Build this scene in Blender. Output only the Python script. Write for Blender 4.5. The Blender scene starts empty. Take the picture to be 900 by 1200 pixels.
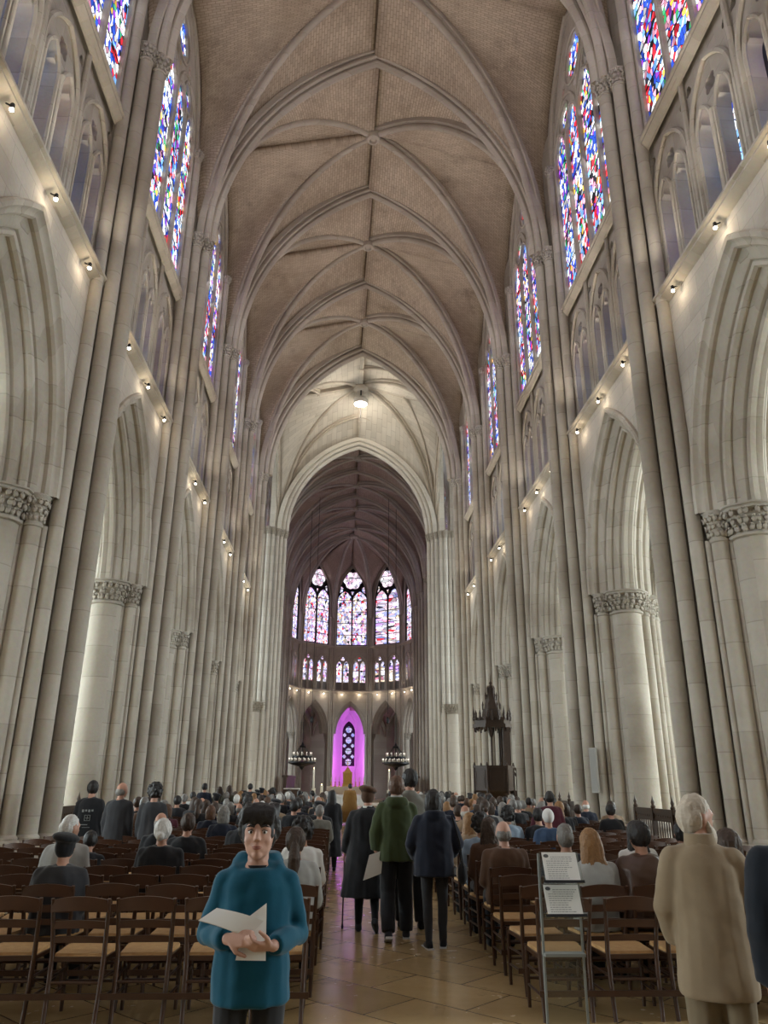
EXPO=0.08; WIN_W=130; AISLE_W=1750; TRANS_W=900; LAMP_W=6; WEST_W=250; UP_W=140
import bpy, bmesh, math, random
from math import sin, cos, pi, sqrt, acos, atan2, radians
from mathutils import Vector, Matrix
from mathutils.geometry import tessellate_polygon
random.seed(7)
SC = bpy.context.scene
COL = SC.collection
V = Vector

# ------------------------------------------------------------------ materials
def newmat(name):
    m = bpy.data.materials.new(name); m.use_nodes = True
    nt = m.node_tree; nt.nodes.clear()
    out = nt.nodes.new('ShaderNodeOutputMaterial')
    return m, nt, out
def N(nt, t, **kw):
    n = nt.nodes.new(t)
    for k, v in kw.items():
        if k.startswith('i_'):
            n.inputs[k[2:].replace('_', ' ')].default_value = v
        else: setattr(n, k, v)
    return n
def L(nt, a, b): nt.links.new(a, b)
def math_n(nt, op, a, b=None, c=None):
    n = nt.nodes.new('ShaderNodeMath'); n.operation = op
    for i, x in enumerate((a, b, c)):
        if x is None: continue
        if hasattr(x, 'links'): nt.links.new(x, n.inputs[i])
        else: n.inputs[i].default_value = x
    return n.outputs[0]
def mixc(nt, fac, a, b, blend='MIX'):
    n = nt.nodes.new('ShaderNodeMix'); n.data_type = 'RGBA'; n.blend_type = blend
    for s, x in ((0, fac), (6, a), (7, b)):
        if hasattr(x, 'links'): nt.links.new(x, n.inputs[s])
        else: n.inputs[s].default_value = x if s == 0 else (*x, 1) if len(x) == 3 else x
    return n.outputs[2]
def plain(name, col, rough=.6, metal=0, var=.15, scale=6., bump=.0, spec=.5, sheen=0, alpha=1, trans=0, coat=0):
    m, nt, out = newmat(name)
    b = N(nt, 'ShaderNodeBsdfPrincipled'); L(nt, b.outputs[0], out.inputs[0])
    b.inputs['Roughness'].default_value = rough; b.inputs['Metallic'].default_value = metal
    b.inputs['Specular IOR Level'].default_value = spec
    if sheen: b.inputs['Sheen Weight'].default_value = sheen
    if trans: b.inputs['Transmission Weight'].default_value = trans
    if coat: b.inputs['Coat Weight'].default_value = coat
    tc = N(nt, 'ShaderNodeTexCoord')
    no = N(nt, 'ShaderNodeTexNoise'); no.inputs['Scale'].default_value = scale; no.inputs['Detail'].default_value = 4
    L(nt, tc.outputs['Object'], no.inputs['Vector'])
    lo = tuple(c*(1-var) for c in col); hi = tuple(min(1, c*(1+var)) for c in col)
    L(nt, mixc(nt, no.outputs['Fac'], lo, hi), b.inputs['Base Color'])
    if bump:
        bn = N(nt, 'ShaderNodeBump'); bn.inputs['Strength'].default_value = bump; bn.inputs['Distance'].default_value = .01
        L(nt, no.outputs['Fac'], bn.inputs['Height']); L(nt, bn.outputs[0], b.inputs['Normal'])
    return m
def stone(name, c1, c2, cd, joint=.45, jw=.02, brick=None, axis='yz', rough=.85, dirt=.5, bump=.3, jdark=.72):
    """limestone: two tones, dirt in patches, joints by height (or ashlar blocks on a wall)"""
    m, nt, out = newmat(name)
    b = N(nt, 'ShaderNodeBsdfPrincipled'); L(nt, b.outputs[0], out.inputs[0])
    b.inputs['Roughness'].default_value = rough; b.inputs['Specular IOR Level'].default_value = .25
    g = N(nt, 'ShaderNodeNewGeometry'); pos = g.outputs['Position']
    n1 = N(nt, 'ShaderNodeTexNoise'); n1.inputs['Scale'].default_value = 1.1; n1.inputs['Detail'].default_value = 6; n1.inputs['Roughness'].default_value = .65
    n2 = N(nt, 'ShaderNodeTexNoise'); n2.inputs['Scale'].default_value = .33; n2.inputs['Detail'].default_value = 5
    n3 = N(nt, 'ShaderNodeTexNoise'); n3.inputs['Scale'].default_value = 14; n3.inputs['Detail'].default_value = 5
    for n in (n1, n2, n3): L(nt, pos, n.inputs['Vector'])
    col = mixc(nt, n1.outputs['Fac'], c1, c2)
    r = N(nt, 'ShaderNodeMapRange'); r.inputs[1].default_value = .47; r.inputs[2].default_value = .66; r.inputs[4].default_value = dirt
    L(nt, n2.outputs['Fac'], r.inputs[0]); col = mixc(nt, r.outputs[0], col, cd)
    sx = N(nt, 'ShaderNodeSeparateXYZ'); L(nt, pos, sx.inputs[0])
    if brick:
        cx = N(nt, 'ShaderNodeCombineXYZ')
        a = sx.outputs['Y'] if axis == 'yz' else sx.outputs['X']
        L(nt, a, cx.inputs[0]); L(nt, sx.outputs['Z'], cx.inputs[1])
        bt = N(nt, 'ShaderNodeTexBrick'); L(nt, cx.outputs[0], bt.inputs['Vector'])
        bt.inputs['Scale'].default_value = 1; bt.inputs['Brick Width'].default_value = brick[0]; bt.inputs['Row Height'].default_value = brick[1]
        bt.inputs['Mortar Size'].default_value = jw*.5; bt.inputs['Mortar Smooth'].default_value = .3
        bt.inputs['Color1'].default_value = (.86, .86, .86, 1); bt.inputs['Color2'].default_value = (1, 1, 1, 1); bt.inputs['Mortar'].default_value = (jdark, jdark, jdark, 1)
        col = mixc(nt, 1.0, col, bt.outputs['Color'], 'MULTIPLY'); h = bt.outputs['Fac']
    else:
        # drums: horizontal joints, offset from shaft to shaft
        fx = math_n(nt, 'MULTIPLY', math_n(nt, 'SNAP', sx.outputs['Y'], .3), 3.71)
        z = math_n(nt, 'DIVIDE', math_n(nt, 'ADD', sx.outputs['Z'], fx), joint)
        fr = math_n(nt, 'FRACT', z)
        wn = N(nt, 'ShaderNodeTexWhiteNoise'); wn.noise_dimensions = '1D'; L(nt, math_n(nt, 'FLOOR', z), wn.inputs['W'])
        col = mixc(nt, math_n(nt, 'MULTIPLY', wn.outputs['Value'], .34), col, cd)
        h = math_n(nt, 'LESS_THAN', fr, jw/joint)
        col = mixc(nt, math_n(nt, 'MULTIPLY', h, 1-jdark), col, (.12, .1, .08))
    L(nt, mixc(nt, .18, col, n3.outputs['Color'], 'SOFT_LIGHT'), b.inputs['Base Color'])
    bn = N(nt, 'ShaderNodeBump'); bn.inputs['Strength'].default_value = bump; bn.inputs['Distance'].default_value = .02
    L(nt, math_n(nt, 'SUBTRACT', n3.outputs['Fac'], h), bn.inputs['Height']); L(nt, bn.outputs[0], b.inputs['Normal'])
    return m
def web_mat(name, c1, c2, cd, bw=.34, rh=.15):
    m, nt, out = newmat(name)
    b = N(nt, 'ShaderNodeBsdfPrincipled'); L(nt, b.outputs[0], out.inputs[0])
    b.inputs['Roughness'].default_value = .9; b.inputs['Specular IOR Level'].default_value = .15
    uv = N(nt, 'ShaderNodeTexCoord')
    g = N(nt, 'ShaderNodeNewGeometry')
    bt = N(nt, 'ShaderNodeTexBrick'); L(nt, uv.outputs['UV'], bt.inputs['Vector'])
    bt.inputs['Scale'].default_value = 1; bt.inputs['Brick Width'].default_value = bw; bt.inputs['Row Height'].default_value = rh
    bt.inputs['Mortar Size'].default_value = .012; bt.inputs['Mortar Smooth'].default_value = .3
    bt.inputs['Color1'].default_value = (.82, .82, .82, 1); bt.inputs['Color2'].default_value = (1, 1, 1, 1); bt.inputs['Mortar'].default_value = (.56, .54, .52, 1)
    n1 = N(nt, 'ShaderNodeTexNoise'); n1.inputs['Scale'].default_value = .45; n1.inputs['Detail'].default_value = 7; n1.inputs['Roughness'].default_value = .6
    n2 = N(nt, 'ShaderNodeTexNoise'); n2.inputs['Scale'].default_value = .8; n2.inputs['Detail'].default_value = 8; n2.inputs['Roughness'].default_value = .75
    L(nt, g.outputs['Position'], n1.inputs['Vector']); L(nt, g.outputs['Position'], n2.inputs['Vector'])
    r = N(nt, 'ShaderNodeMapRange'); r.inputs[1].default_value = .35; r.inputs[2].default_value = .65; L(nt, n1.outputs['Fac'], r.inputs[0])
    col = mixc(nt, r.outputs[0], c1, c2)
    r2 = N(nt, 'ShaderNodeMapRange'); r2.inputs[1].default_value = .56; r2.inputs[2].default_value = .72; r2.inputs[4].default_value = .6; L(nt, n2.outputs['Fac'], r2.inputs[0])
    col = mixc(nt, r2.outputs[0], col, cd)
    L(nt, mixc(nt, .95, col, bt.outputs['Color'], 'MULTIPLY'), b.inputs['Base Color'])
    bn = N(nt, 'ShaderNodeBump'); bn.inputs['Strength'].default_value = .5; bn.inputs['Distance'].default_value = .02
    L(nt, math_n(nt, 'SUBTRACT', n2.outputs['Fac'], bt.outputs['Fac']), bn.inputs['Height']); L(nt, bn.outputs[0], b.inputs['Normal'])
    return m
def glass_mat(name, palette, strength, scale=8., axis='yz', lead=.05, bars=.8, dark=.25, stretch=.75):
    """stained glass lit from outside: small panes of many colours, lead lines, saddle bars"""
    m, nt, out = newmat(name)
    g = N(nt, 'ShaderNodeNewGeometry'); sx = N(nt, 'ShaderNodeSeparateXYZ'); L(nt, g.outputs['Position'], sx.inputs[0])
    cx = N(nt, 'ShaderNodeCombineXYZ')
    L(nt, math_n(nt, 'ADD', sx.outputs['Y'], math_n(nt, 'MULTIPLY', sx.outputs['X'], 1.0)), cx.inputs[0])
    L(nt, math_n(nt, 'MULTIPLY', sx.outputs['Z'], stretch), cx.inputs[1])
    vo = N(nt, 'ShaderNodeTexVoronoi'); vo.voronoi_dimensions = '2D'; vo.inputs['Scale'].default_value = scale
    ve = N(nt, 'ShaderNodeTexVoronoi'); ve.voronoi_dimensions = '2D'; ve.feature = 'DISTANCE_TO_EDGE'; ve.inputs['Scale'].default_value = scale
    vb = N(nt, 'ShaderNodeTexVoronoi'); vb.voronoi_dimensions = '2D'; vb.inputs['Scale'].default_value = scale*.17
    for v in (vo, ve, vb): L(nt, cx.outputs[0], v.inputs['Vector'])
    s1 = N(nt, 'ShaderNodeSeparateColor'); L(nt, vo.outputs['Color'], s1.inputs[0])
    s2 = N(nt, 'ShaderNodeSeparateColor'); L(nt, vb.outputs['Color'], s2.inputs[0])
    val = math_n(nt, 'FRACT', math_n(nt, 'ADD', math_n(nt, 'MULTIPLY', s1.outputs[0], .62), math_n(nt, 'MULTIPLY', s2.outputs[0], 1.0)))
    cr = N(nt, 'ShaderNodeValToRGB'); cr.color_ramp.interpolation = 'CONSTANT'
    el = cr.color_ramp.elements
    tot = sum(w for w, c in palette); acc = 0
    while len(el) > 1: el.remove(el[-1])
    for i, (w, c) in enumerate(palette):
        e = el[0] if i == 0 else el.new(acc/tot)
        e.position = acc/tot; e.color = (*c, 1); acc += w
    L(nt, val, cr.inputs[0])
    br = math_n(nt, 'MULTIPLY_ADD', s1.outputs[1], 1-dark, dark)
    le = math_n(nt, 'GREATER_THAN', ve.outputs['Distance'], lead)
    fr = math_n(nt, 'GREATER_THAN', math_n(nt, 'FRACT', math_n(nt, 'MULTIPLY', sx.outputs['Z'], bars)), .07*bars)
    st = math_n(nt, 'MULTIPLY', math_n(nt, 'MULTIPLY', br, le), math_n(nt, 'MULTIPLY', fr, strength))
    em = N(nt, 'ShaderNodeEmission'); L(nt, cr.outputs[0], em.inputs[0]); L(nt, st, em.inputs[1])
    gl = N(nt, 'ShaderNodeBsdfGlossy'); gl.inputs[0].default_value = (.04, .04, .04, 1); gl.inputs['Roughness'].default_value = .3
    ad = N(nt, 'ShaderNodeAddShader'); L(nt, em.outputs[0], ad.inputs[0]); L(nt, gl.outputs[0], ad.inputs[1])
    L(nt, ad.outputs[0], out.inputs[0])
    return m
def emit(name, col, s):
    m, nt, out = newmat(name); e = N(nt, 'ShaderNodeEmission'); e.inputs[0].default_value = (*col, 1); e.inputs[1].default_value = s
    L(nt, e.outputs[0], out.inputs[0]); return m

# ------------------------------------------------------------------ mesh builder
class MB:
    def __init__(s): s.v = []; s.f = []; s.uv = None; s.mi = []; s.m = 0
    def add(s, vs, fs):
        o = len(s.v); s.v += [tuple(p) for p in vs]; s.f += [tuple(i+o for i in f) for f in fs]; s.mi += [s.m]*len(fs)
    def mesh(s, name, mats, smooth=None, recalc=True):
        me = bpy.data.meshes.new(name); me.from_pydata(s.v, [], s.f)
        for m in (mats if isinstance(mats, (list, tuple)) else [mats]): me.materials.append(m)
        if s.uv:
            l = me.uv_layers.new(name='UVMap')
            for lp in me.loops: l.data[lp.index].uv = s.uv[lp.vertex_index]
        me.polygons.foreach_set('material_index', s.mi)
        if recalc:
            bm = bmesh.new(); bm.from_mesh(me); bmesh.ops.recalc_face_normals(bm, faces=bm.faces); bm.to_mesh(me); bm.free()
        if smooth is not None:
            me.polygons.foreach_set('use_smooth', [True]*len(me.polygons))
            if smooth < 180: me.set_sharp_from_angle(angle=radians(smooth))
        me.update(); return me
    def build(s, name, mats, parent=None, smooth=None, recalc=True, **kw):
        o = bpy.data.objects.new(name, s.mesh(name, mats, smooth, recalc)); COL.objects.link(o)
        if parent: o.parent = parent
        tag(o, **kw); return o
    # --- shapes
    def box(s, x0, x1, y0, y1, z0, z1):
        s.add([(x0,y0,z0),(x1,y0,z0),(x1,y1,z0),(x0,y1,z0),(x0,y0,z1),(x1,y0,z1),(x1,y1,z1),(x0,y1,z1)],
              [(0,3,2,1),(4,5,6,7),(0,1,5,4),(1,2,6,5),(2,3,7,6),(3,0,4,7)])
    def prism(s, pts, z0, z1, taper=1., cx=0, cy=0):
        n = len(pts)
        s.add([(x,y,z0) for x,y in pts]+[(cx+(x-cx)*taper,cy+(y-cy)*taper,z1) for x,y in pts],
              [tuple(range(n))[::-1], tuple(range(n,2*n))]+[(i,(i+1)%n,n+(i+1)%n,n+i) for i in range(n)])
    def lathe(s, prof, cx=0, cy=0, n=16, a0=0., sy=1., cap=True):
        k = len(prof); vs = []
        for r, z in prof: vs += [(cx+r*cos(a0+2*pi*i/n), cy+sy*r*sin(a0+2*pi*i/n), z) for i in range(n)]
        fs = [(j*n+i, j*n+(i+1)%n, (j+1)*n+(i+1)%n, (j+1)*n+i) for j in range(k-1) for i in range(n)]
        if cap: fs += [tuple(range(n))[::-1], tuple(range((k-1)*n, k*n))]
        s.add(vs, fs)
    def tube(s, pts, r, n=8, cap=True, flat=1., up=V((0,0,1)), close=False):
        pts = [V(p) for p in pts]; k = len(pts); rs = r if isinstance(r, (list, tuple)) else [r]*k; vs = []
        for i, p in enumerate(pts):
            a = pts[i-1] if i > 0 else (pts[-1] if close else p); b = pts[i+1] if i < k-1 else (pts[0] if close else p)
            t = (b-a).normalized() if (b-a).length > 1e-9 else V((0,0,1))
            if i == 0:
                u = t.cross(up)
                if u.length < .15: u = t.cross(V((0,1,0)))
                if u.length < .15: u = t.cross(V((1,0,0)))
            else: u = u-t*u.dot(t)
            u.normalize(); w = u.cross(t)
            vs += [p+u*(rs[i]*cos(2*pi*j/n))+w*(rs[i]*flat*sin(2*pi*j/n)) for j in range(n)]
        fs = [(i*n+j, i*n+(j+1)%n, (i+1)*n+(j+1)%n, (i+1)*n+j) for i in range(k-1) for j in range(n)]
        if close: fs += [((k-1)*n+j, (k-1)*n+(j+1)%n, (j+1)%n, j) for j in range(n)]
        elif cap: fs += [tuple(range(n))[::-1], tuple(range((k-1)*n, k*n))]
        s.add(vs, fs)
    def bar(s, a, b, w, h, up=V((0,0,1))):
        a = V(a); b = V(b); t = (b-a).normalized(); u = t.cross(up)
        if u.length < 1e-3: u = t.cross(V((0,1,0)))
        u.normalize(); q = u.cross(t); vs = []
        for p in (a, b): vs += [p-u*w/2-q*h/2, p+u*w/2-q*h/2, p+u*w/2+q*h/2, p-u*w/2+q*h/2]
        s.add(vs, [(0,1,2,3),(7,6,5,4),(0,4,5,1),(1,5,6,2),(2,6,7,3),(3,7,4,0)])
    def ball(s, c, rx, ry=None, rz=None, n=10, m=7, rot=None):
        ry = rx if ry is None else ry; rz = rx if rz is None else rz; c = V(c); vs = []; fs = []
        def T(p):
            p = V(p)
            if rot: p = rot @ p
            return c+p
        vs.append(T((0,0,-rz)))
        for j in range(1, m):
            a = -pi/2+pi*j/m
            vs += [T((rx*cos(a)*cos(2*pi*i/n), ry*cos(a)*sin(2*pi*i/n), rz*sin(a))) for i in range(n)]
        vs.append(T((0,0,rz))); e = len(vs)-1
        fs += [(0, 1+(i+1)%n, 1+i) for i in range(n)]
        for j in range(m-2): fs += [(1+j*n+i, 1+j*n+(i+1)%n, 1+(j+1)*n+(i+1)%n, 1+(j+1)*n+i) for i in range(n)]
        fs += [(e, 1+(m-2)*n+i, 1+(m-2)*n+(i+1)%n) for i in range(n)]
        s.add(vs, fs)
    def panel(s, outer, holes, xf, d0, d1, back=True):
        loops = [outer]+list(holes); flat = [p for l in loops for p in l]
        tris = tessellate_polygon([[V((a, b, 0)) for a, b in l] for l in loops]); n = len(flat)
        vs = [xf(a, b, d0) for a, b in flat]+[xf(a, b, d1) for a, b in flat]
        fs = [tuple(t) for t in tris]
        if back: fs += [tuple(i+n for i in t[::-1]) for t in tris]
        o = 0
        for l in loops:
            k = len(l); fs += [(o+i, o+(i+1)%k, n+o+(i+1)%k, n+o+i) for i in range(k)]; o += k
        s.add(vs, fs)
    def sweep(s, rows, closed=False, ends=True):
        """rows: list of rings (same length) joined along the path"""
        n = len(rows[0]); vs = [p for r in rows for p in r]; m = n if closed else n-1
        fs = [(i*n+j, i*n+(j+1)%n, (i+1)*n+(j+1)%n, (i+1)*n+j) for i in range(len(rows)-1) for j in range(m)]
        if closed and ends: fs += [tuple(range(n))[::-1], tuple(range((len(rows)-1)*n, len(rows)*n))]
        s.add(vs, fs)
def tag(o, label=None, cat=None, group=None, kind=None):
    if label: o['label'] = label
    if cat: o['category'] = cat
    if group: o['group'] = group
    if kind: o['kind'] = kind
    return o
def empty(name, loc=(0,0,0), rz=0, label=None, cat=None, group=None, kind=None):
    o = bpy.data.objects.new(name, None); COL.objects.link(o); o.location = loc; o.rotation_euler = (0,0,rz); o.empty_display_size = .1
    return tag(o, label, cat, group, kind)
CH = {}
def dup(o, parent=None, loc=None, rz=None, scale=None, label=None, group=None):
    c = o.copy(); COL.objects.link(c); c.parent = parent
    if loc is not None: c.location = loc
    if rz is not None: c.rotation_euler = (0,0,rz)
    if scale is not None: c.scale = scale
    if label: c['label'] = label
    if group: c['group'] = group
    for ch in list(o.children):
        d = dup(ch, c)
    return c
# ------------------------------------------------------------------ arch geometry
def arch_R(half, rise): return (half*half+rise*rise)/(2*half)
def arch_pts(half, rise, n=10, off=0., zs=0., legs=None, cx=0.):
    """pointed arch outline, left spring to right spring; off = concentric offset outwards"""
    if rise >= half:
        R = arch_R(half, rise); c = R-half; r = R+off; th = acos(max(-1, min(1, c/r)))
        lp = [(cx+c-r*cos(th*i/n), zs+r*sin(th*i/n)) for i in range(n+1)]
    else:
        lp = [(cx-(half+off)*cos(pi/2*i/n), zs+(rise+off)*sin(pi/2*i/n)) for i in range(n+1)]
    rp = [(2*cx-a, b) for a, b in lp[:-1]][::-1]
    pts = lp+rp
    if legs is not None: pts = [(pts[0][0], legs)]+pts+[(pts[-1][0], legs)]
    return pts
def arch_sweep(mb, xf, half, rise, zs, prof, n=14, legs=None, closed=False, cx=0.):
    """prof: (offset outwards, depth) points swept along the arch"""
    cols = [arch_pts(half, rise, n, off, zs, legs, cx) for off, d in prof]
    rows = [[xf(cols[j][i][0], cols[j][i][1], prof[j][1]) for j in range(len(prof))] for i in range(len(cols[0]))]
    mb.sweep(rows, closed)
def curve_sweep(mb, pts, xf, prof, closed=True):
    """planar curve pts (h,z), prof (normal offset, depth)"""
    rows = []
    for i, (h, z) in enumerate(pts):
        a = pts[max(0, i-1)]; b = pts[min(len(pts)-1, i+1)]; tx, tz = b[0]-a[0], b[1]-a[1]; l = sqrt(tx*tx+tz*tz) or 1
        nx, nz = -tz/l, tx/l
        rows.append([xf(h+nx*o, z+nz*o, d) for o, d in prof])
    mb.sweep(rows, closed)
def cusped(cx, w, z0, zs, rise, cusp=.24, n=18):
    """light with a trefoil head, counter-clockwise"""
    half = w/2; pts = arch_pts(half, rise, n, 0, 0)
    out = []
    for i, (a, b) in enumerate(pts):
        t = i/(len(pts)-1)
        k = 1-cusp*(math.exp(-((t-.27)/.05)**2)+math.exp(-((t-.73)/.05)**2))
        out.append((cx+a*k, zs+rise*.25+(b-rise*.25)*k if b > rise*.25 else zs+b))
    out = [(cx-half, z0)]+out+[(cx+half, z0)]
    return out
def foil(cx, cz, r, n=4, a0=pi/2, m=32, depth=.3):
    return [(cx+r*(1-depth+depth*abs(cos(n*t/2)))*cos(a0+t), cz+r*(1-depth+depth*abs(cos(n*t/2)))*sin(a0+t)) for t in [2*pi*i/m for i in range(m)]]
def qcurve(half, rise, n):
    """quarter curve from springing to crown as (h,z)"""
    if rise > half*1.02:
        R = arch_R(half, rise); th = acos((R-half)/R)
        return [(R*(1-cos(th*i/n)), R*sin(th*i/n)) for i in range(n+1)]
    return [(half*(1-cos(pi/2*i/n)), rise*sin(pi/2*i/n)) for i in range(n+1)]
def ell(half, rise, n): return [(half*(1-cos(pi/2*i/n)), rise*sin(pi/2*i/n)) for i in range(n+1)]
# ------------------------------------------------------------------ palette
M = {}
M['stone'] = stone('limestone shafts', (.42,.375,.305), (.58,.535,.46), (.24,.195,.145), .78, .018, dirt=.62)
M['wall'] = stone('ashlar wall', (.43,.385,.32), (.55,.50,.435), (.27,.22,.165), jw=.014, brick=(.85,.42), dirt=.55)
M['pale'] = stone('clean limestone', (.58,.545,.475), (.68,.65,.59), (.42,.37,.31), .6, .014, dirt=.3)
M['carve'] = stone('carved stone', (.42,.38,.32), (.54,.50,.43), (.27,.235,.19), 5, .001, dirt=.6, bump=.8)
M['apse'] = stone('grey brown choir stone', (.40,.35,.30), (.48,.43,.38), (.28,.235,.2), .7, .014, dirt=.5)
M['rib'] = stone('rib stone', (.46,.405,.335), (.54,.485,.41), (.27,.22,.17), .55, .012, dirt=.4)
M['web'] = web_mat('vault webbing', (.45,.36,.27), (.59,.49,.38), (.20,.155,.12), .27, .125)
M['webpale'] = web_mat('plastered crossing vault', (.52,.47,.40), (.58,.54,.47), (.44,.39,.33), 1.1, .5)
M['webbrown'] = web_mat('choir vault webbing', (.36,.27,.225), (.43,.34,.28), (.27,.2,.175))
BL=(.03,.09,.62); LB=(.22,.5,1.); WH=(.95,.97,1.); RD=(.75,.03,.05); PU=(.3,.06,.55); YE=(1.,.62,.08); GR=(.05,.42,.16); PK=(1.,.45,.62); BK=(.02,.02,.03)
M['glassN'] = glass_mat('nave stained glass', [(2.4,BL),(3.2,WH),(1.8,LB),(1.8,RD),(1.8,BK),(1.6,PK),(.6,YE),(.5,GR),(1,PU),(1.4,BL),(3,WH)], 2.2, 7.5)
M['glassT'] = glass_mat('triforium stained glass', [(2.5,BL),(2.2,WH),(3.5,LB),(1,RD),(1,BK),(.6,YE),(1.,BL)], 3.0, 6.)
M['glassA'] = glass_mat('apse stained glass', [(2.4,(.75,.72,1.)),(2,(1.,.75,.88)),(.5,RD),(1.5,(.45,.5,1.)),(1,(1.,.8,.55)),(2.2,(.95,.93,1.)),(.7,BK),(.9,(.6,.35,.9)),(1,(1,.4,.55))], 2.0, 5.5, lead=.035, stretch=.8)
M['glassR'] = glass_mat('apse rose glass', [(3,(1.,.8,.95)),(2,(.85,.8,1.)),(1,(1.,.6,.8)),(1,WH),(.4,PU)], 2.0, 5.)
M['glassW'] = glass_mat('plain leaded aisle glass', [(3,(.75,.92,1.)),(2,(.85,.97,1.)),(1,(.65,.85,.95))], 5.0, 5., lead=.02, dark=.7)
M['glassD'] = glass_mat('dim ambulatory glass', [(2,(.35,.6,.7)),(1,(.5,.7,.75)),(1,(.2,.4,.5))], .55, 5., lead=.03, dark=.5)
M['glassC'] = glass_mat('chapel window glass', [(2,(.7,.75,1.)),(1,(.4,.5,1.)),(.6,(.8,.6,1.))], 1.0, 6., lead=.03, dark=.6)
M['iron'] = plain('black iron', (.02,.02,.022), .5, .6)
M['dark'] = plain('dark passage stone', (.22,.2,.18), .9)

XW, XV, XC, XF, PB = 6.2, 5.85, 7.0, 5.5, 6.789
PY = [14.3+PB*(k-1) for k in range(-2, 5)]+[41.46]      # nave pillars
ZSP, ZSILL, ZCLER = 18.7, 11.72, 16.15
wxf = lambda h, z, d: V((-d, h, z))                      # local wall frame: +x to the nave

# ------------------------------------------------------------------ bay kit (local, copied to every bay)
kit = {}
# arcade arch
ORD = [(.16,.02),(.15,-.07),(.11,-.11),(.03,-.09),(0,-.03),(-.04,.0),(-.09,.02),(-.12,.08),(-.11,.16),(-.17,.2),(-.26,.23),(-.31,.28),(-.32,.34),(-.36,.31),(-.42,.33),(-.45,.40),(-.43,.47),(-.47,.50),(-.55,.53),(-.60,.58),(-.61,.66),(-.65,.64),(-.70,.68),(-.70,.76),(-.68,.84)]
ARH, ARR = 2.5, 4.35
ORD2 = ORD+[(o, 1.6-d) for o, d in ORD[::-1]]
m = MB(); arch_sweep(m, wxf, ARH, ARR, 6.6, ORD2, 18)
kit['arch'] = m.mesh('arcade_arch', M['stone'], 27)
m = MB()
hole = arch_pts(ARH, ARR, 18, .1, 6.6)
outer = [(-PB/2-.001,6.6)]+hole+[(PB/2+.001,6.6),(PB/2+.001,ZSILL),(-PB/2-.001,ZSILL)]
m.panel(outer, [], wxf, 0, .12); m.panel(outer, [], wxf, 1.5, 1.62)
kit['spandrel'] = m.mesh('spandrel', M['wall'])
# string courses
m = MB()
for z, e in ((ZSILL, .24), (ZCLER-.12, .17)):
    pr = [(.05,z+.14),(-e*.5,z+.14),(-e,z+.06),(-e,z),(-e*.75,z-.03),(-e*.8,z-.09),(-e*.35,z-.16),(-.0,z-.2),(.05,z-.2)]
    m.sweep([[V((-d, y, zz)) for d, zz in pr] for y in (-PB/2, PB/2)], True)
kit['string'] = m.mesh('string_course', M['stone'], 30)
# triforium screen
def light_holes(w, z0, zs, rise, cx): return cusped(cx, w, z0, zs, rise)
m = MB(); holes = []; tubes = []
UW, UH = 1.86, 3.55
for u in (-1, 0, 1):
    c = u*(UW+.06)
    a = arch_pts(UW/2-.10, 1.0, 10, 0, 14.25, None, c)
    for q in (-1, 1):
        holes.append(cusped(c+q*.39, .58, ZSILL+.12, 14.0, .6, .26)); tubes.append((arch_pts(.31, .62, 8, 0, 14.0, ZSILL+.2, c+q*.39), .045))
    holes.append(foil(c, 14.85, .22, 4, pi/4)); tubes.append((arch_pts(UW/2-.09, 1.3, 10, 0, 14.2, ZSILL+.2, c), .06))
    for q in (-1, 1): holes.append(foil(c+q*.80, 15.5, .13, 3, pi/2, 18))
out = [(-PB/2, ZSILL), (PB/2, ZSILL), (PB/2, ZCLER), (-PB/2, ZCLER)]
m.panel(out, holes, wxf, .14, .42)
for pts, r in tubes:
    m.tube([wxf(h, z, .10) for h, z in pts], r, 6, up=V((1,0,0)))
for u in (-1.5, -.5, .5, 1.5):
    c = u*(UW+.06); m.lathe([(.1, ZSILL+.1), (.13, ZSILL+.16), (.10, ZSILL+.28), (.065, ZSILL+.36), (.065, 15.85), (.08, 15.95)], -.08, c, 8)
    m.box(-.46, -.12, c-.08, c+.08, ZSILL, 14.3)
for u in (-1, 0, 1): 
    c = u*(UW+.06); m.lathe([(.09, ZSILL+.1), (.1, ZSILL+.26), (.05, ZSILL+.34), (.05, 14.0), (.085, 14.12)], -.08, c, 8)
    m.box(-.43, -.3, c-.05, c+.05, ZSILL, 14.0)
kit['trif'] = m.mesh('triforium_screen', M['stone'], 40)
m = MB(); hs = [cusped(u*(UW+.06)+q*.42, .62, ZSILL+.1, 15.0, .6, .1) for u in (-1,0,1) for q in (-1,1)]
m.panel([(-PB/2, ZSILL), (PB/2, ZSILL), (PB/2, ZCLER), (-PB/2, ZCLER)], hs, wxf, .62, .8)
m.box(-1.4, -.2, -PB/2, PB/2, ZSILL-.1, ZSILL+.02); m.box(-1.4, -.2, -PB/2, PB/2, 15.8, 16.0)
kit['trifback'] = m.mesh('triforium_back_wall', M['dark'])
m = MB(); m.add([wxf(-PB/2, ZSILL, .72), wxf(PB/2, ZSILL, .72), wxf(PB/2, 15.7, .72), wxf(-PB/2, 15.7, .72)], [(0,1,2,3)])
kit['trifglass'] = m.mesh('glass', M['glassT'])
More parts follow.
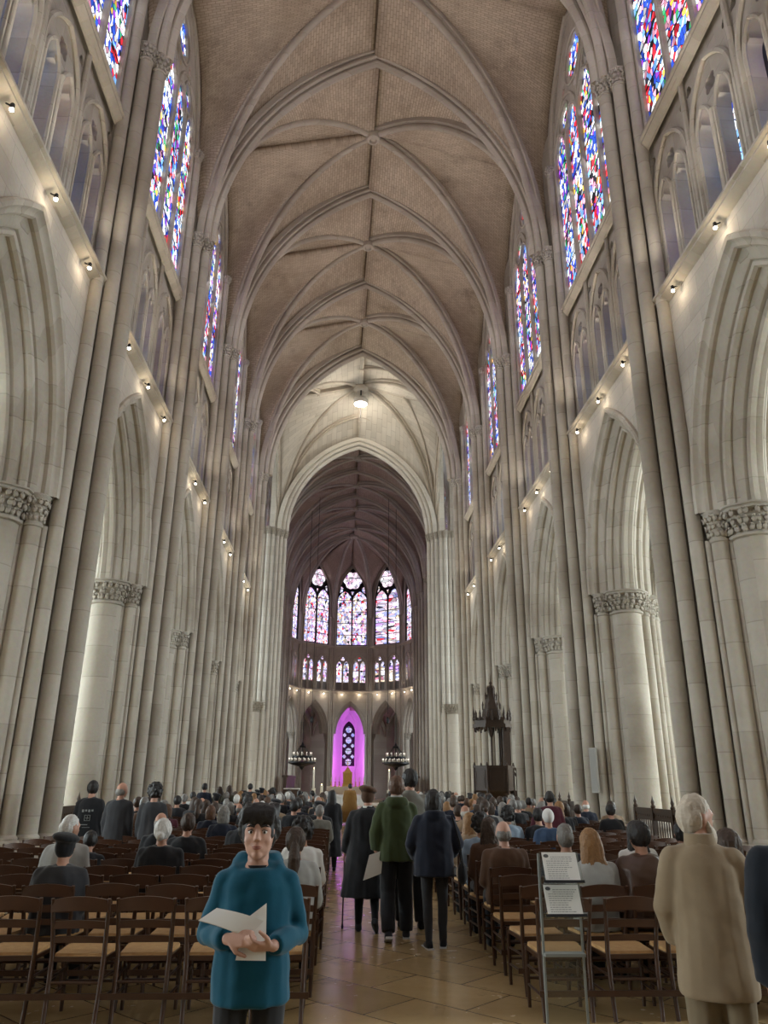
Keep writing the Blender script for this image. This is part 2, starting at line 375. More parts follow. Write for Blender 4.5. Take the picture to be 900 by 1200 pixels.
# clerestory wall and window
WH2, WR, WZ0, WZS = 2.62, 3.85, ZCLER+.12, 21.9
wout = arch_pts(WH2, WR, 16, 0, WZS, WZ0)
m = MB()
m.panel([(-PB/2, ZCLER-.1)]+[(wout[0][0], ZCLER-.1)]+wout+[(wout[-1][0], ZCLER-.1), (PB/2, ZCLER-.1), (PB/2, 27.6), (-PB/2, 27.6)], [], wxf, .0, .6)
kit['cler'] = m.mesh('clerestory_wall', M['wall'])
def window_tracery(m, half, zs, rise, z0, lights, d0, d1, tube=.05):
    """outer arch with paired lights, circles above"""
    holes = []; tb = []
    lw = 2*half/lights-(.10 if lights == 4 else .14); ys = [(-half+2*half/lights*(i+.5)) for i in range(lights)]
    for y in ys:
        holes.append(cusped(y, lw, z0+.1, zs-.35, lw*.8, .2)); tb.append((arch_pts(lw/2+.03, lw*.85, 8, 0, zs-.35, z0+.1, y), tube))
    if lights == 4:
        for q in (-1, 1):
            c = q*half/2; holes.append(foil(c, zs+.78, .46, 4, pi/4)); tb.append((arch_pts(half/2-.03, 1.75, 10, 0, zs-.2, z0+.1, c), tube*1.3)); tb.append(('c', c, zs+.78, .52, tube))
        holes.append(foil(0, zs+2.0, .74, 6, 0)); tb.append(('c', 0, zs+2.0, .82, tube*1.2))
        for q in (-1, 1): holes.append(foil(q*1.12, zs+1.78, .17, 3, pi/2, 15))
        holes.append(foil(0, zs+.95, .18, 3, -pi/2, 15))
    else:
        holes.clear(); tb.clear()
        for y in ys: holes.append(cusped(y, lw, z0+.1, zs+.35, 1.05, .06)); tb.append((arch_pts(lw/2+.04, 1.1, 8, 0, zs+.35, z0+.1, y), tube))
        r = 1.06; cz = zs+2.62; holes.append(foil(0, cz, r-.05, 6, 0, 48, .16)); tb.append(('c', 0, cz, r, tube*1.2))
        for q in (-1, 1): holes.append([(q*1.08, zs+1.36), (q*1.38, zs+1.2), (q*1.24, zs+1.95), (q*1.0, zs+1.75)][::q])
        holes.append([(-.17, zs+1.4), (0, zs+.95), (.17, zs+1.4)])
    o = arch_pts(half+.04, rise, 16, 0, zs, z0)
    m.panel(o, holes, wxf, d0, d1)
    for t in tb:
        if t[0] == 'c': m.tube([wxf(t[1]+t[3]*cos(2*pi*i/20), t[2]+t[3]*sin(2*pi*i/20), d0-.02) for i in range(20)], t[4], 6, up=V((1,0,0)), close=True)
        else: m.tube([wxf(h, z, d0-.02) for h, z in t[0]], t[1], 6, up=V((1,0,0)))
m = MB(); window_tracery(m, WH2, WZS, WR, WZ0, 4, .05, .16, .036)
kit['tracery'] = m.mesh('tracery', M['stone'], 40)
m = MB(); po = arch_pts(WH2, WR, 16, 0, WZS, WZ0); m.add([wxf(h, z, .13) for h, z in po], [tuple(range(len(po)))])
kit['glass'] = m.mesh('glass', M['glassN'])
m = MB()      # jamb shafts and wall rib
for q in (-1, 1):
    for dd, hh, r in ((-.02, 2.78, .07), (.16, 2.66, .06)):
        m.lathe([(r*1.8, WZ0), (r*1.8, WZ0+.2), (r*1.2, WZ0+.3), (r, WZ0+.36), (r, 21.55), (r*1.2, 21.6), (r*1.9, 21.8), (r*2.1, 21.9), (r, 21.9)], -dd, q*hh, 8)
arch_sweep(m, wxf, 2.62, WR, WZS, [(0,.3),(0,.16),(.05,.1),(.1,.14),(.13,.04),(.18,-.04),(.26,-.06),(.34,0),(.36,.12)], 16)
kit['wallrib'] = m.mesh('wall_rib', M['rib'], 40)

wall = {'left': empty('wall_left', (0,0,0), 0, kind='structure'), 'right': empty('wall_right', (0,0,0), 0, kind='structure')}
def put(name, me, parent, loc, rz, sc=(1,1,1), mat=None, **kw):
    o = bpy.data.objects.new(name, me); COL.objects.link(o); o.parent = parent; o.location = loc; o.rotation_euler = (0,0,rz); o.scale = sc
    if mat:
        o.material_slots[0].link = 'OBJECT'; o.material_slots[0].material = mat
    return tag(o, **kw)
WN = [0]
def bay(side, yc, xw, length, zsc=1., mat=None):
    s = -1 if side == 'left' else 1; loc = (s*xw, yc, 0); rz = 0 if s < 0 else pi; sc = (1, length/PB, zsc); w = wall[side]
    for k, nm in (('arch','arcade_arch'),('spandrel','spandrel'),('string','string_course'),('trif','triforium_screen'),('trifback','triforium_back_wall'),('trifglass','triforium_glass'),('cler','clerestory_wall'),('wallrib','wall_rib')):
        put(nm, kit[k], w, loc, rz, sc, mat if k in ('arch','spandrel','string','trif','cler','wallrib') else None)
    WN[0] += 1
    e = empty('window_%d' % WN[0], loc, rz, kind='structure'); e.scale = sc
    put('tracery', kit['tracery'], e, (0,0,0), 0, mat=mat); put('glass', kit['glass'], e, (0,0,0), 0)
# ------------------------------------------------------------------ pillars
def shaft_prof(r, z0, z1): return [(r, z0), (r, z1)]
def foliage(m, cx, cy, r, z0, z1, n, rng, sy=1.):
    for tier, (zz, rr) in enumerate(((z0+(z1-z0)*.28, r*1.14), (z0+(z1-z0)*.56, r*1.26), (z0+(z1-z0)*.86, r*1.44))):
        for i in range(n):
            a = 2*pi*(i+.5*tier)/n+rng.uniform(-.1, .1); s = rng.uniform(.8, 1.2)*r*1.9/n+.02
            rot = Matrix.Rotation(a, 3, 'Z') @ Matrix.Rotation(rng.uniform(-.5, .5), 3, 'X')
            m.ball((cx+rr*cos(a), cy+rr*sin(a), zz), s*.75, s*1.05, s*1.35, 6, 4, rot)
            m.ball((cx+rr*1.1*cos(a), cy+rr*1.1*sin(a), zz+s*1.0), s*.6, s*.6, s*.45, 5, 4)
def capital(m, cx, cy, r, z0, z1, rng, n=10, ab=1.0):
    h = z1-z0
    m.lathe([(r, z0-.02), (r*1.16, z0), (r*1.16, z0+.05), (r*1.0, z0+.07), (r*1.08, z0+h*.45), (r*1.3, z0+h*.8), (r*1.42, z0+h*.84)], cx, cy, 16)
    foliage(m, cx, cy, r, z0, z0+h*.84, int(n*1.5), rng)
    q = r*1.5*ab; m.lathe([(q*.96, z1-h*.2), (q, z1-h*.17), (q, z1-h*.08), (q*1.08, z1-h*.05), (q*1.08, z1), (q*.8, z1)], cx, cy, 8, pi/8)
def plinth(m, cx, cy, r, top=.74):
    m.lathe([(r*1.55, 0), (r*1.55, .34), (r*1.42, .4), (r*1.42, top-.16)], cx, cy, 8, pi/8)
    m.lathe([(r*1.42, top-.16), (r*1.6, top-.12), (r*1.62, top-.08), (r*1.42, top-.04), (r*1.22, top-.03), (r*1.25, top), (r*1.0, top+.05)], cx, cy, 16)
rng = random.Random(3)
FRONT = [(1.33, 0, .17), (1.10, -.33, .16), (1.10, .33, .16), (.88, -.63, .14), (.88, .63, .14)]
SIDE = [(.56, -.90, .155), (.56, .90, .155), (-.56, -.90, .155), (-.56, .90, .155), (0, -1.10, .39), (0, 1.10, .39), (.37,-1.0,.07), (.37,1.0,.07), (-.37,-1.0,.07), (-.37,1.0,.07), (-1.3, 0, .165), (-1.08, -.33, .14), (-1.08, .33, .14), (-.86,-.62,.12), (-.86,.62,.12), (.73,-.80,.06), (.73,.80,.06)]
CORE = [(1.0, -.1), (1.0, .1), (.50, .68), (.40, .86), (.36, 1.05), (-.36, 1.05), (-.40, .86), (-.60, .72), (-1.08, .1), (-1.08, -.1), (-.60, -.72), (-.40, -.86), (-.36, -1.05), (.36, -1.05), (.40, -.86), (.50, -.68)]
def pillar_kit(mat, tall=True, zt=18.2, zc=18.7, arc=6.6, extra=[]):
    p = empty('pillar', (0,0,0), 0, kind='structure')
    m = MB(); m.prism(CORE[::-1], .1, arc+.05)
    if tall: m.prism([(.3,-.66),(.62,-.66),(1.0,-.12),(1.0,.12),(.62,.66),(.3,.66)], arc, 27.0)
    m.build('core', mat, p)
    sh = (FRONT if tall else [])+extra+SIDE+([] if tall else [(1.3,0,.165)])
    pl = MB(); ca = MB(); cu = MB()
    for x, y, r in sh:
        up = tall and (x, y, r) in FRONT+extra
        m = MB(); m.lathe(shaft_prof(r, .7, (zt if abs(y) < .5 or extra else zt+3.4) if up else zt if r == .035 and tall else arc-.55), x, y, 18 if r > .1 else 10); m.build('shaft', mat, p, smooth=40)
        plinth(pl, x, y, r*(1.0 if r > .1 else .8)); 
        if up: capital(cu, x, y, r, *((zt, zc) if abs(y) < .5 or extra else (zt+3.4, zt+3.7)), rng, 8, .92)
        elif r > .1: capital(ca, x, y, r, arc-.6, arc, rng, 16 if r > .3 else 9)
    pl.prism([(a*1.06, b*1.06) for a, b in CORE[::-1]], 0, .5)
    ca.prism([(a*1.07, b*1.1) for a, b in CORE[::-1]], arc-.12, arc) if not tall else ca.prism([(.6,-.9),(.6,.9),(-.9,.9),(-.9,-.9)][::-1] if extra else [(.66,-1.02),(.66,1.02),(-.9,1.02),(-.9,-1.02)][::-1], arc-.12, arc)
    pl.build('plinth', mat, p, smooth=35); ca.build('capital', M['carve'], p, smooth=50)
    if tall: cu.build('capital', M['carve'], p, smooth=50)
    return p
pk = pillar_kit(M['stone'])
first = True
for s, sd in ((-1, 'left'), (1, 'right')):
    for k, y in enumerate(PY):
        o = pk if first else dup(pk)
        first = False
        o.location = (s*XC, y, 0); o.rotation_euler = (0, 0, 0 if s < 0 else pi)
for side in ('left', 'right'):
    for k in range(len(PY)-1): bay(side, (PY[k]+PY[k+1])/2, XW, PY[k+1]-PY[k])
# crossing pillars to the east: paler, fresh stone; choir pillars browner
EY = 50.46; CY = [EY, 56.2, 61.9, 67.6, 73.3]
pe = pillar_kit(M['pale'], True, 17.6, 18.1, 6.35, [(x, q*(.98+.1*(i % 2)), .13) for i, x in enumerate((.62,.32,.02,-.28)) for q in (-1, 1)])
for x, rz in ((-6.4, 0), (6.4, pi)):
    o = pe if rz == 0 else dup(pe); o.location = (x, EY, 0); o.rotation_euler = (0,0,rz)
m = MB()
XCH = 6.25; XVC = XCH
pc = pillar_kit(M['apse'], True, 17.5, 18.0, 6.3)
f2 = True
for s in (-1, 1):
    for y in CY[1:]:
        o = pc if f2 else dup(pc); f2 = False
        o.location = (s*(XCH+1.15), y, 0); o.rotation_euler = (0,0,0 if s < 0 else pi)
for side in ('left', 'right'):
    for k in range(4): bay(side, (CY[k]+CY[k+1])/2, XCH+.35, CY[k+1]-CY[k], .93, M['apse'])

# ------------------------------------------------------------------ vaults
ceil = empty('ceiling', (0,0,0), 0, kind='structure')
TR = [(.1,-.33),(-.10,-.33),(-.13,-.29),(-.10,-.25),(-.10,-.21),(-.20,-.26),(-.28,-.26),(-.33,-.21),(-.30,-.155),(-.24,-.14),(-.26,-.10),(-.38,-.12),(-.46,-.075),(-.50,-.02)]
TR = TR+[(o,-d) for o, d in TR[::-1]]
DR = [(.06,-.21),(-.12,-.21),(-.15,-.17),(-.12,-.12),(-.14,-.085),(-.24,-.12),(-.32,-.10),(-.37,-.05),(-.385,0)]
DR = DR+[(o,-d) for o, d in DR[::-1][1:]]
def rib_between(P, Mid, crv, zs, prof, mb):
    """P, Mid plan points; crv quarter curve (h,z) with h in metres of |Mid-P|"""
    d = V((Mid[0]-P[0], Mid[1]-P[1], 0)); l = d.length; u = d/l; b = V((-u.y, u.x, 0))
    curve_sweep(mb, crv, lambda h, z, dd: V((P[0], P[1], zs))+u*h+b*dd+V((0,0,z)), prof)
def vault_bay(cs, zs, zT, zB, zF0, zF, web, ribm, n=16, ms=7, bulge=.22, dprof=DR, sc=1., extra=False, fr=False, fx=.35):
    """cs: corners (x0y0, x1y0, x1y1, x0y1); zs,zT pairs for the two transverse ends"""
    xc = sum(c[0] for c in cs)/4; yc = sum(c[1] for c in cs)/4; ctr = (xc, yc)
    mb = MB(); mb.uv = []; dm = []
    for ci, c in enumerate(cs):
        e = 0 if ci < 2 else 1
        o = cs[(1, 0, 3, 2)[ci]]; f = cs[(3, 2, 1, 0)[ci]]
        mt = ((c[0]+o[0])/2, (c[1]+o[1])/2); mf = ((c[0]+f[0])/2, (c[1]+f[1])/2)
        def ln(a): return sqrt((a[0]-c[0])**2+(a[1]-c[1])**2)
        def P3(mid, crv): 
            l = ln(mid); return [V((c[0]+(mid[0]-c[0])*h/l, c[1]+(mid[1]-c[1])*h/l, zs[e]+z)) for h, z in crv]
        ct = qcurve(ln(mt), zT[e]-zs[e], n); cd = ell(ln(ctr), zB-zs[e], n)
        st = zF0-zs[e]; k0 = 5 if st > .3 else 0
        cf = [(0, st*i/k0) for i in range(k0)] if k0 else []
        cf += [(h, st*(1 if k0 else 0)+z) for h, z in qcurve(ln(mf), zF-zs[e]-(st if k0 else 0), n-k0)]
        T, D, F = P3(mt, ct), P3(ctr, cd), P3(mf, cf)
        for i, p in enumerate(F): p.x += math.copysign(fx*min(1, i/4), c[0]-xc)
        for A, isT in ((T, 1), (F, 0)):
            o0 = len(mb.v); vs = []; s_ = 0
            for i in range(n+1):
                if i: s_ += (D[i]-D[i-1]).length
                for j in range(ms+1):
                    q = j/ms; p = A[i].lerp(D[i], q)+V((0,0,bulge*sin(pi*q)*sin(pi*i/n)))
                    vs.append(p); mb.uv.append((( A[i]-D[i]).length*q+ci*.13, s_))
            fs = [(i*(ms+1)+j, i*(ms+1)+j+1, (i+1)*(ms+1)+j+1, (i+1)*(ms+1)+j) for i in range(n) for j in range(ms)]
            mb.add(vs, fs)
        md = MB(); rib_between(c, ctr, cd, zs[e], [(a*sc, b*sc) for a, b in dprof], md); dm.append(md)
        if fr: rib_between(c, mf, cf, zs[e], [(a*sc, b*sc) for a, b in dprof], md)
        if extra:
            for mid, zz in ((mt, zT[e]), (mf, zF)):
                tgt = ((mid[0]*.5+xc*.5), (mid[1]*.5+yc*.5)); zt = zz*.5+zB*.5-.05
                rib_between(c, tgt, ell(ln(tgt), zt-zs[e], n), zs[e], [(a*.7, b*.7) for a, b in dprof], md)
    o = mb.build('vault_web', web, ceil, smooth=180, recalc=False)
    sl = o.modifiers.new('thick', 'SOLIDIFY'); sl.thickness = .25; sl.offset = 1
    for d in dm: d.build('diagonal_rib', ribm, ceil, smooth=28)
    if extra:
        m = MB()
        for k, (a, b) in enumerate((((cs[0][0]+cs[1][0])/2, cs[0][1]), ((cs[2][0]+cs[3][0])/2, cs[2][1]))):
            m.bar((a, b, zT[k]-.1), (xc, yc, zB-.1), .26, .3)
        for a in (((cs[0][0]+cs[3][0])/2), ((cs[1][0]+cs[2][0])/2)): m.bar((a, yc, zF-.1), (xc, yc, zB-.1), .26, .3)
        m.build('ridge_rib', ribm, ceil)
    return ctr
def keystone(x, y, z, r, mat):
    m = MB(); m.lathe([(r*.4, z+.05), (r*.55, z), (r*.6, z-.04), (r, z), (r*1.1, z+.08), (r*1.1, z+.3), (r*.8, z+.42), (r, z+.6)], x, y, 16); m.build('keystone', mat, ceil, smooth=40)
def transverse(y, half, zs, zt, mat, prof=TR):
    m = MB(); xf = lambda h, z, d: V((h, y+d, z)); arch_sweep(m, xf, half, zt-zs, zs, prof, 22, closed=True); m.build('transverse_rib', mat, ceil, smooth=28)
for k in range(len(PY)-1):
    y0, y1 = PY[k], PY[k+1]
    c = vault_bay([(-XV, y0), (XV, y0), (XV, y1), (-XV, y1)], (ZSP, ZSP), (27.6, 27.6), 27.45, 21.9, 26.0, M['web'], M['rib'], 20, 9)
    keystone(*c, 27.0, .27, M['rib'])
for y in PY[:-1]: transverse(y, XV, ZSP, 27.65, M['rib'])
TR2 = [(o*1.3, d*1.6) for o, d in TR]
transverse(PY[-1]+.1, XV, ZSP, 27.7, M['rib'], TR2)
# crossing
c = vault_bay([(-XV, PY[-1]), (XV, PY[-1]), (5.6, EY), (-5.6, EY)], (ZSP, 18.1), (27.6, 25.2), 27.5, 18.4, 26.2, M['webpale'], M['rib'], 20, 9, extra=True, fr=True, fx=0)
keystone(c[0], c[1], 26.9, .45, M['rib'])
transverse(EY-.1, 5.45, 18.1, 25.2, M['pale'], TR2)
# choir
for k in range(4):
    y0, y1 = CY[k], CY[k+1]; xa = 5.6 if k == 0 else XCH
    c = vault_bay([(-xa, y0), (xa, y0), (XCH, y1), (-XCH, y1)], (18.0, 18.0), (25.5 if k else 25.3, 25.5), 25.4, 20.3, 23.9, M['webbrown'], M['apse'], 16, 6)
    keystone(*c, 24.95, .28, M['apse'])
for y in CY[1:]: transverse(y, XCH, 18.0, 25.55, M['apse'])

# ------------------------------------------------------------------ apse
AC = V((0, 73.3, 0)); AP = 6.1; FW = 2*AP*math.tan(radians(18)); AR = AP/cos(radians(18))
apse = empty('wall_apse', (0,0,0), 0, kind='structure')
corner = lambda a, r=AR: (AC.x+r*sin(radians(a)), AC.y+r*cos(radians(a)))
LZ = 10.35; TZ = 14.85; AZ0 = 15.15; AZS = 19.6; ARI = 4.0; AH = 1.62
m = MB(); ah = arch_pts(1.72, 3.2, 12, .06, 6.2)
m.panel([(-FW/2, 6.2)]+ah+[(FW/2, 6.2), (FW/2, LZ), (-FW/2, LZ)], [], wxf, 0, .2)
arch_sweep(m, wxf, 1.72, 3.2, 6.2, [(o*.45, d*.8) for o, d in ORD]+[(-.3, 1.1)], 12)
pr = [(.05,.14),(-.1,.14),(-.2,.06),(-.2,0),(-.15,-.05),(-.0,-.2),(.05,-.2)]
for z in (LZ, TZ+.1): m.sweep([[V((-d, y, z+zz)) for d, zz in pr] for y in (-FW/2, FW/2)], True)
th = []
for c in (-.87, .87):
    for q in (-.36, .36): th.append(cusped(c+q, .54, LZ+.2, 13.0, .5, .2))
    th.append(foil(c, 13.72, .22, 3, pi/2, 18))
m.panel([(-FW/2, LZ), (FW/2, LZ), (FW/2, TZ), (-FW/2, TZ)], th, wxf, .1, .4)
for c in (-.87, .87): m.tube([wxf(h, z, .07) for h, z in arch_pts(.78, .95, 10, 0, 13.2, LZ+.2, c)], .05, 6, up=V((1,0,0)))
for c in (-1.74, 0, 1.74): m.lathe([(.07, LZ), (.07, TZ)], -.05, c, 8)
wo = arch_pts(AH, ARI, 14, 0, AZS, AZ0)
m.panel([(-FW/2, TZ), (wo[0][0], TZ)]+wo+[(wo[-1][0], TZ), (FW/2, TZ), (FW/2, 25), (-FW/2, 25)], [], wxf, .05, .6)
afacet = m.mesh('apse_facet', M['apse'], 35)
m = MB(); window_tracery(m, AH, AZS, ARI, AZ0, 2, .25, .40, .045)
atrac = m.mesh('tracery', M['iron'], 40)
m = MB(); po = arch_pts(AH, ARI, 14, 0, AZS, AZ0); m.add([wxf(h, z, .36) for h, z in po], [tuple(range(len(po)))])
m.m = 1; r = 1.04; m.add([wxf(r*cos(2*pi*i/24), AZS+2.62+r*sin(2*pi*i/24), .352) for i in range(24)], [tuple(range(24))])
aglass = m.mesh('glass', [M['glassA'], M['glassR']])
m = MB(); m.add([wxf(-1.6, LZ+1.0, .3), wxf(1.6, LZ+1.0, .3), wxf(1.6, 14.1, .3), wxf(-1.6, 14.1, .3)], [(0,1,2,3)]); m.m = 1
m.add([wxf(-1.7, LZ, .32), wxf(1.7, LZ, .32), wxf(1.7, LZ+1.0, .32), wxf(-1.7, LZ+1.0, .32)], [(0,1,2,3)])
atg = m.mesh('glass', [M['glassA'], M['dark']])
pa = MB()
for x, y, r in ((0,0,.14),(.1,-.22,.1),(.1,.22,.1)): pa.lathe([(r, 0), (r, 17.6)], x, y, 10)
pa.lathe([(.42, 0), (.42, .5), (.36, .6), (.34, 5.6)], -.5, 0, 14); capital(pa, -.5, 0, .34, 5.6, 6.25, rng, 12)
for x, y, r in ((0,0,.14),(.1,-.22,.1),(.1,.22,.1)): capital(pa, x, y, r, 17.6, 18.05, rng, 6)
pa.box(-.9, -.05, -.3, .3, 6.2, 25)
apier = pa.mesh('pillar', M['apse'], 45)
web = MB(); web.uv = []; KEY = (0, 73.1); ZK = 25.45; arib = []
for i, a in enumerate((-72, -36, 0, 36, 72)):
    px, py = AC.x+AP*sin(radians(a)), AC.y+AP*cos(radians(a)); rz = -pi/2-radians(a)
    # local +x points inwards (towards the apse centre)
    put('facet_wall', afacet, apse, (px, py, 0), rz); put('triforium_glass', atg, apse, (px, py, 0), rz)
    WN[0] += 1; e = empty('window_%d' % WN[0], (px, py, 0), rz, kind='structure'); put('tracery', atrac, e, (0,0,0), 0); put('glass', aglass, e, (0,0,0), 0)
    for q in (-1, 1):
        c = corner(a+q*18); n = 14; mf = (px, py)
        L1 = sqrt((c[0]-KEY[0])**2+(c[1]-KEY[1])**2); L2 = FW/2
        D = [V((c[0]+(KEY[0]-c[0])*h/L1, c[1]+(KEY[1]-c[1])*h/L1, 18.0+z)) for h, z in ell(L1, ZK-18.0, n)]
        cf = [(0, 1.6*j/4) for j in range(4)]+[(h, 1.6+z) for h, z in qcurve(L2, 4.4, n-4)]
        F = [V((c[0]+(mf[0]-c[0])*h/L2, c[1]+(mf[1]-c[1])*h/L2, 18.0+z)) for h, z in cf]
        vs = []
        for j in range(n+1):
            for w in range(6): vs.append(F[j].lerp(D[j], w/5)+V((0,0,.12*sin(pi*w/5)))); web.uv.append(((F[j]-D[j]).length*w/5, (18+j*.6)))
        web.add(vs, [(j*6+w, j*6+w+1, (j+1)*6+w+1, (j+1)*6+w) for j in range(n) for w in range(5)])
for a in (-90, -54, -18, 18, 54, 90):
    c = corner(a); L1 = sqrt((c[0]-KEY[0])**2+(c[1]-KEY[1])**2); md = MB()
    rib_between(c, KEY, ell(L1, ZK-18.0, 16), 18.0, DR, md); md.build('diagonal_rib', M['apse'], ceil, smooth=50)
    if abs(a) < 90: put('pillar', apier, None, (c[0], c[1], 0), -pi/2-radians(a), kind='structure')
o = web.build('vault_web', M['webbrown'], ceil, smooth=180, recalc=False); sl = o.modifiers.new('thick', 'SOLIDIFY'); sl.thickness = .2; sl.offset = 1
keystone(KEY[0], KEY[1], 25.0, .4, M['apse'])
# ambulatory ring
amb = empty('wall_ambulatory', (0,0,0), 0, kind='structure'); RO = 12.6
m = MB(); gw = MB(); LO = 2*RO*math.tan(radians(18))
for a in (-72, -36, 36, 72):
    ca, sa = cos(radians(a)), sin(radians(a)); ctr = V((AC.x+RO*sa, AC.y+RO*ca, 0)); inn = V((-sa, -ca, 0)); u = V((ca, -sa, 0))
    xf = lambda h, z, d, ctr=ctr, inn=inn, u=u: ctr+u*h-inn*d+V((0,0,z))
    hs = [arch_pts(.62, 1.2, 8, 0, 6.0, 2.4, c) for c in (-1.9, 0, 1.9)]
    m.panel([(-LO/2, 0), (LO/2, 0), (LO/2, 10), (-LO/2, 10)], hs, xf, 0, .4)
    for c in (-2.9, -.95, .95, 2.9): m.tube([xf(c, 0, -.08), xf(c, 9.5, -.08)], .12, 8)
    gw.add([xf(-2.8, 2.2, .3), xf(2.8, 2.2, .3), xf(2.8, 7.6, .3), xf(-2.8, 7.6, .3)], [(0,1,2,3)])
m.build('outer_wall', M['apse'], amb, smooth=35); gw.build('ambulatory_glass', M['glassD'], amb)
for a in (-72, -36, 0, 36, 72):
    ci = [corner(a-18, AR+1.0), corner(a+18, AR+1.0)]; co = [corner(a-18, RO/cos(radians(18))), corner(a+18, RO/cos(radians(18)))]
    vault_bay([ci[0], co[0], co[1], ci[1]], (6.3, 6.3), (9.3, 9.3), 9.5, 6.3, 9.3, M['webbrown'], M['apse'], 10, 4, .1, sc=.7, fx=0)
# axial chapel with its violet lighting
chap = empty('wall_chapel', (0,0,0), 0, kind='structure')
M['plaster'] = plain('pale chapel plaster', (.78,.76,.78), .8, var=.06, scale=3)
CW = 2.05; Y0, Y1, Y2 = 73.3+RO, 89.2, 90.9
m = MB()
plan = [(-CW-.0, Y0-.2), (-CW, Y1), (-1.0, Y2), (1.0, Y2), (CW, Y1), (CW, Y0-.2)]
win = None
for i in range(5):
    a, b = V((*plan[i], 0)), V((*plan[i+1], 0)); l = (b-a).length; u = (b-a)/l; mid = (a+b)/2; nn = V((u.y, -u.x, 0))
    xf = lambda h, z, d, mid=mid, u=u, nn=nn: mid+u*h-nn*d+V((0,0,z))
    hs = [arch_pts(.72, 1.25, 10, 0, 7.0, 3.3)] if i == 2 else ([arch_pts(.3, .7, 8, 0, 6.6, 4.0)] if i in (1, 3) else [])
    if i in (1, 3): hs = []
    m.panel([(-l/2, 0), (l/2, 0), (l/2, 9.6), (-l/2, 9.6)], hs, xf, 0, -.35)
    for c in (-l/2+.08, l/2-.08): m.tube([xf(c, 0, .06), xf(c, 7.6, .06)], .1, 8)
    if i in (1, 2, 3): m.tube([xf(h, z, .04) for h, z in arch_pts(l/2-.1, 1.3, 8, 0, 7.6)], .08, 6)
    if i == 2: win = xf
m.build('chapel_wall', M['plaster'], chap, smooth=30); m = MB()
m.panel([(-RO*math.tan(radians(18)), 0), (-CW, 0), (-CW, 9), (0, 9.9), (CW, 9), (CW, 0), (RO*math.tan(radians(18)), 0), (RO*math.tan(radians(18)), 11), (-RO*math.tan(radians(18)), 11)], [], lambda h, z, d: V((h, Y0+d, z)), 0, .3)
m.build('chapel_front', M['apse'], chap, smooth=30)
mv = MB(); top = V((0, Y1-.4, 9.75))
for i in range(5):
    a, b = V((*plan[i], 7.6)), V((*plan[i+1], 7.6)); mid = (a+b)/2+V((0,0,1.45)); mv.add([a, mid, top], [(0,1,2)]); mv.add([mid, b, top], [(0,1,2)])
mv.add([V((*plan[0],7.6)), V((*plan[5],7.6)), V((0,Y0-.2,9.8)), top], [(0,2,3),(1,3,2)])
mv.build('chapel_vault', M['plaster'], chap)
WN[0] += 1; e = empty('window_%d' % WN[0], (0,0,0), 0, kind='structure')
m = MB(); hs = []
for k in range(4):
    hs.append(foil(0, 3.75+1.18*k, .36, 8, 0, 32, .12))
    if k < 3:
        for q in (-1, 1): hs.append(foil(q*.47, 4.34+1.18*k, .21, 4, 0, 20, .2))
m.panel(arch_pts(.72, 1.25, 10, 0, 7.0, 3.3), hs, win, -.12, -.20); m.build('tracery', M['iron'], e)
m = MB(); po = arch_pts(.74, 1.25, 10, 0, 7.0, 3.3); m.add([win(h, z, -.06) for h, z in po], [tuple(range(len(po)))]); m.build('glass', M['glassC'], e)

# ------------------------------------------------------------------ aisles
XA, XO = 13.6, 20.2
pa2 = pillar_kit(M['stone'], False)
f3 = True
for s in (-1, 1):
    for y in PY+[EY]+CY[1:4]:
        o = pa2 if f3 else dup(pa2); f3 = False
        o.location = (s*(XA), y, 0)
AV = empty('ceiling_aisles', (0,0,0), 0, kind='structure')
m0 = ceil; ceil = AV
ys = PY+[EY]+CY[1:]
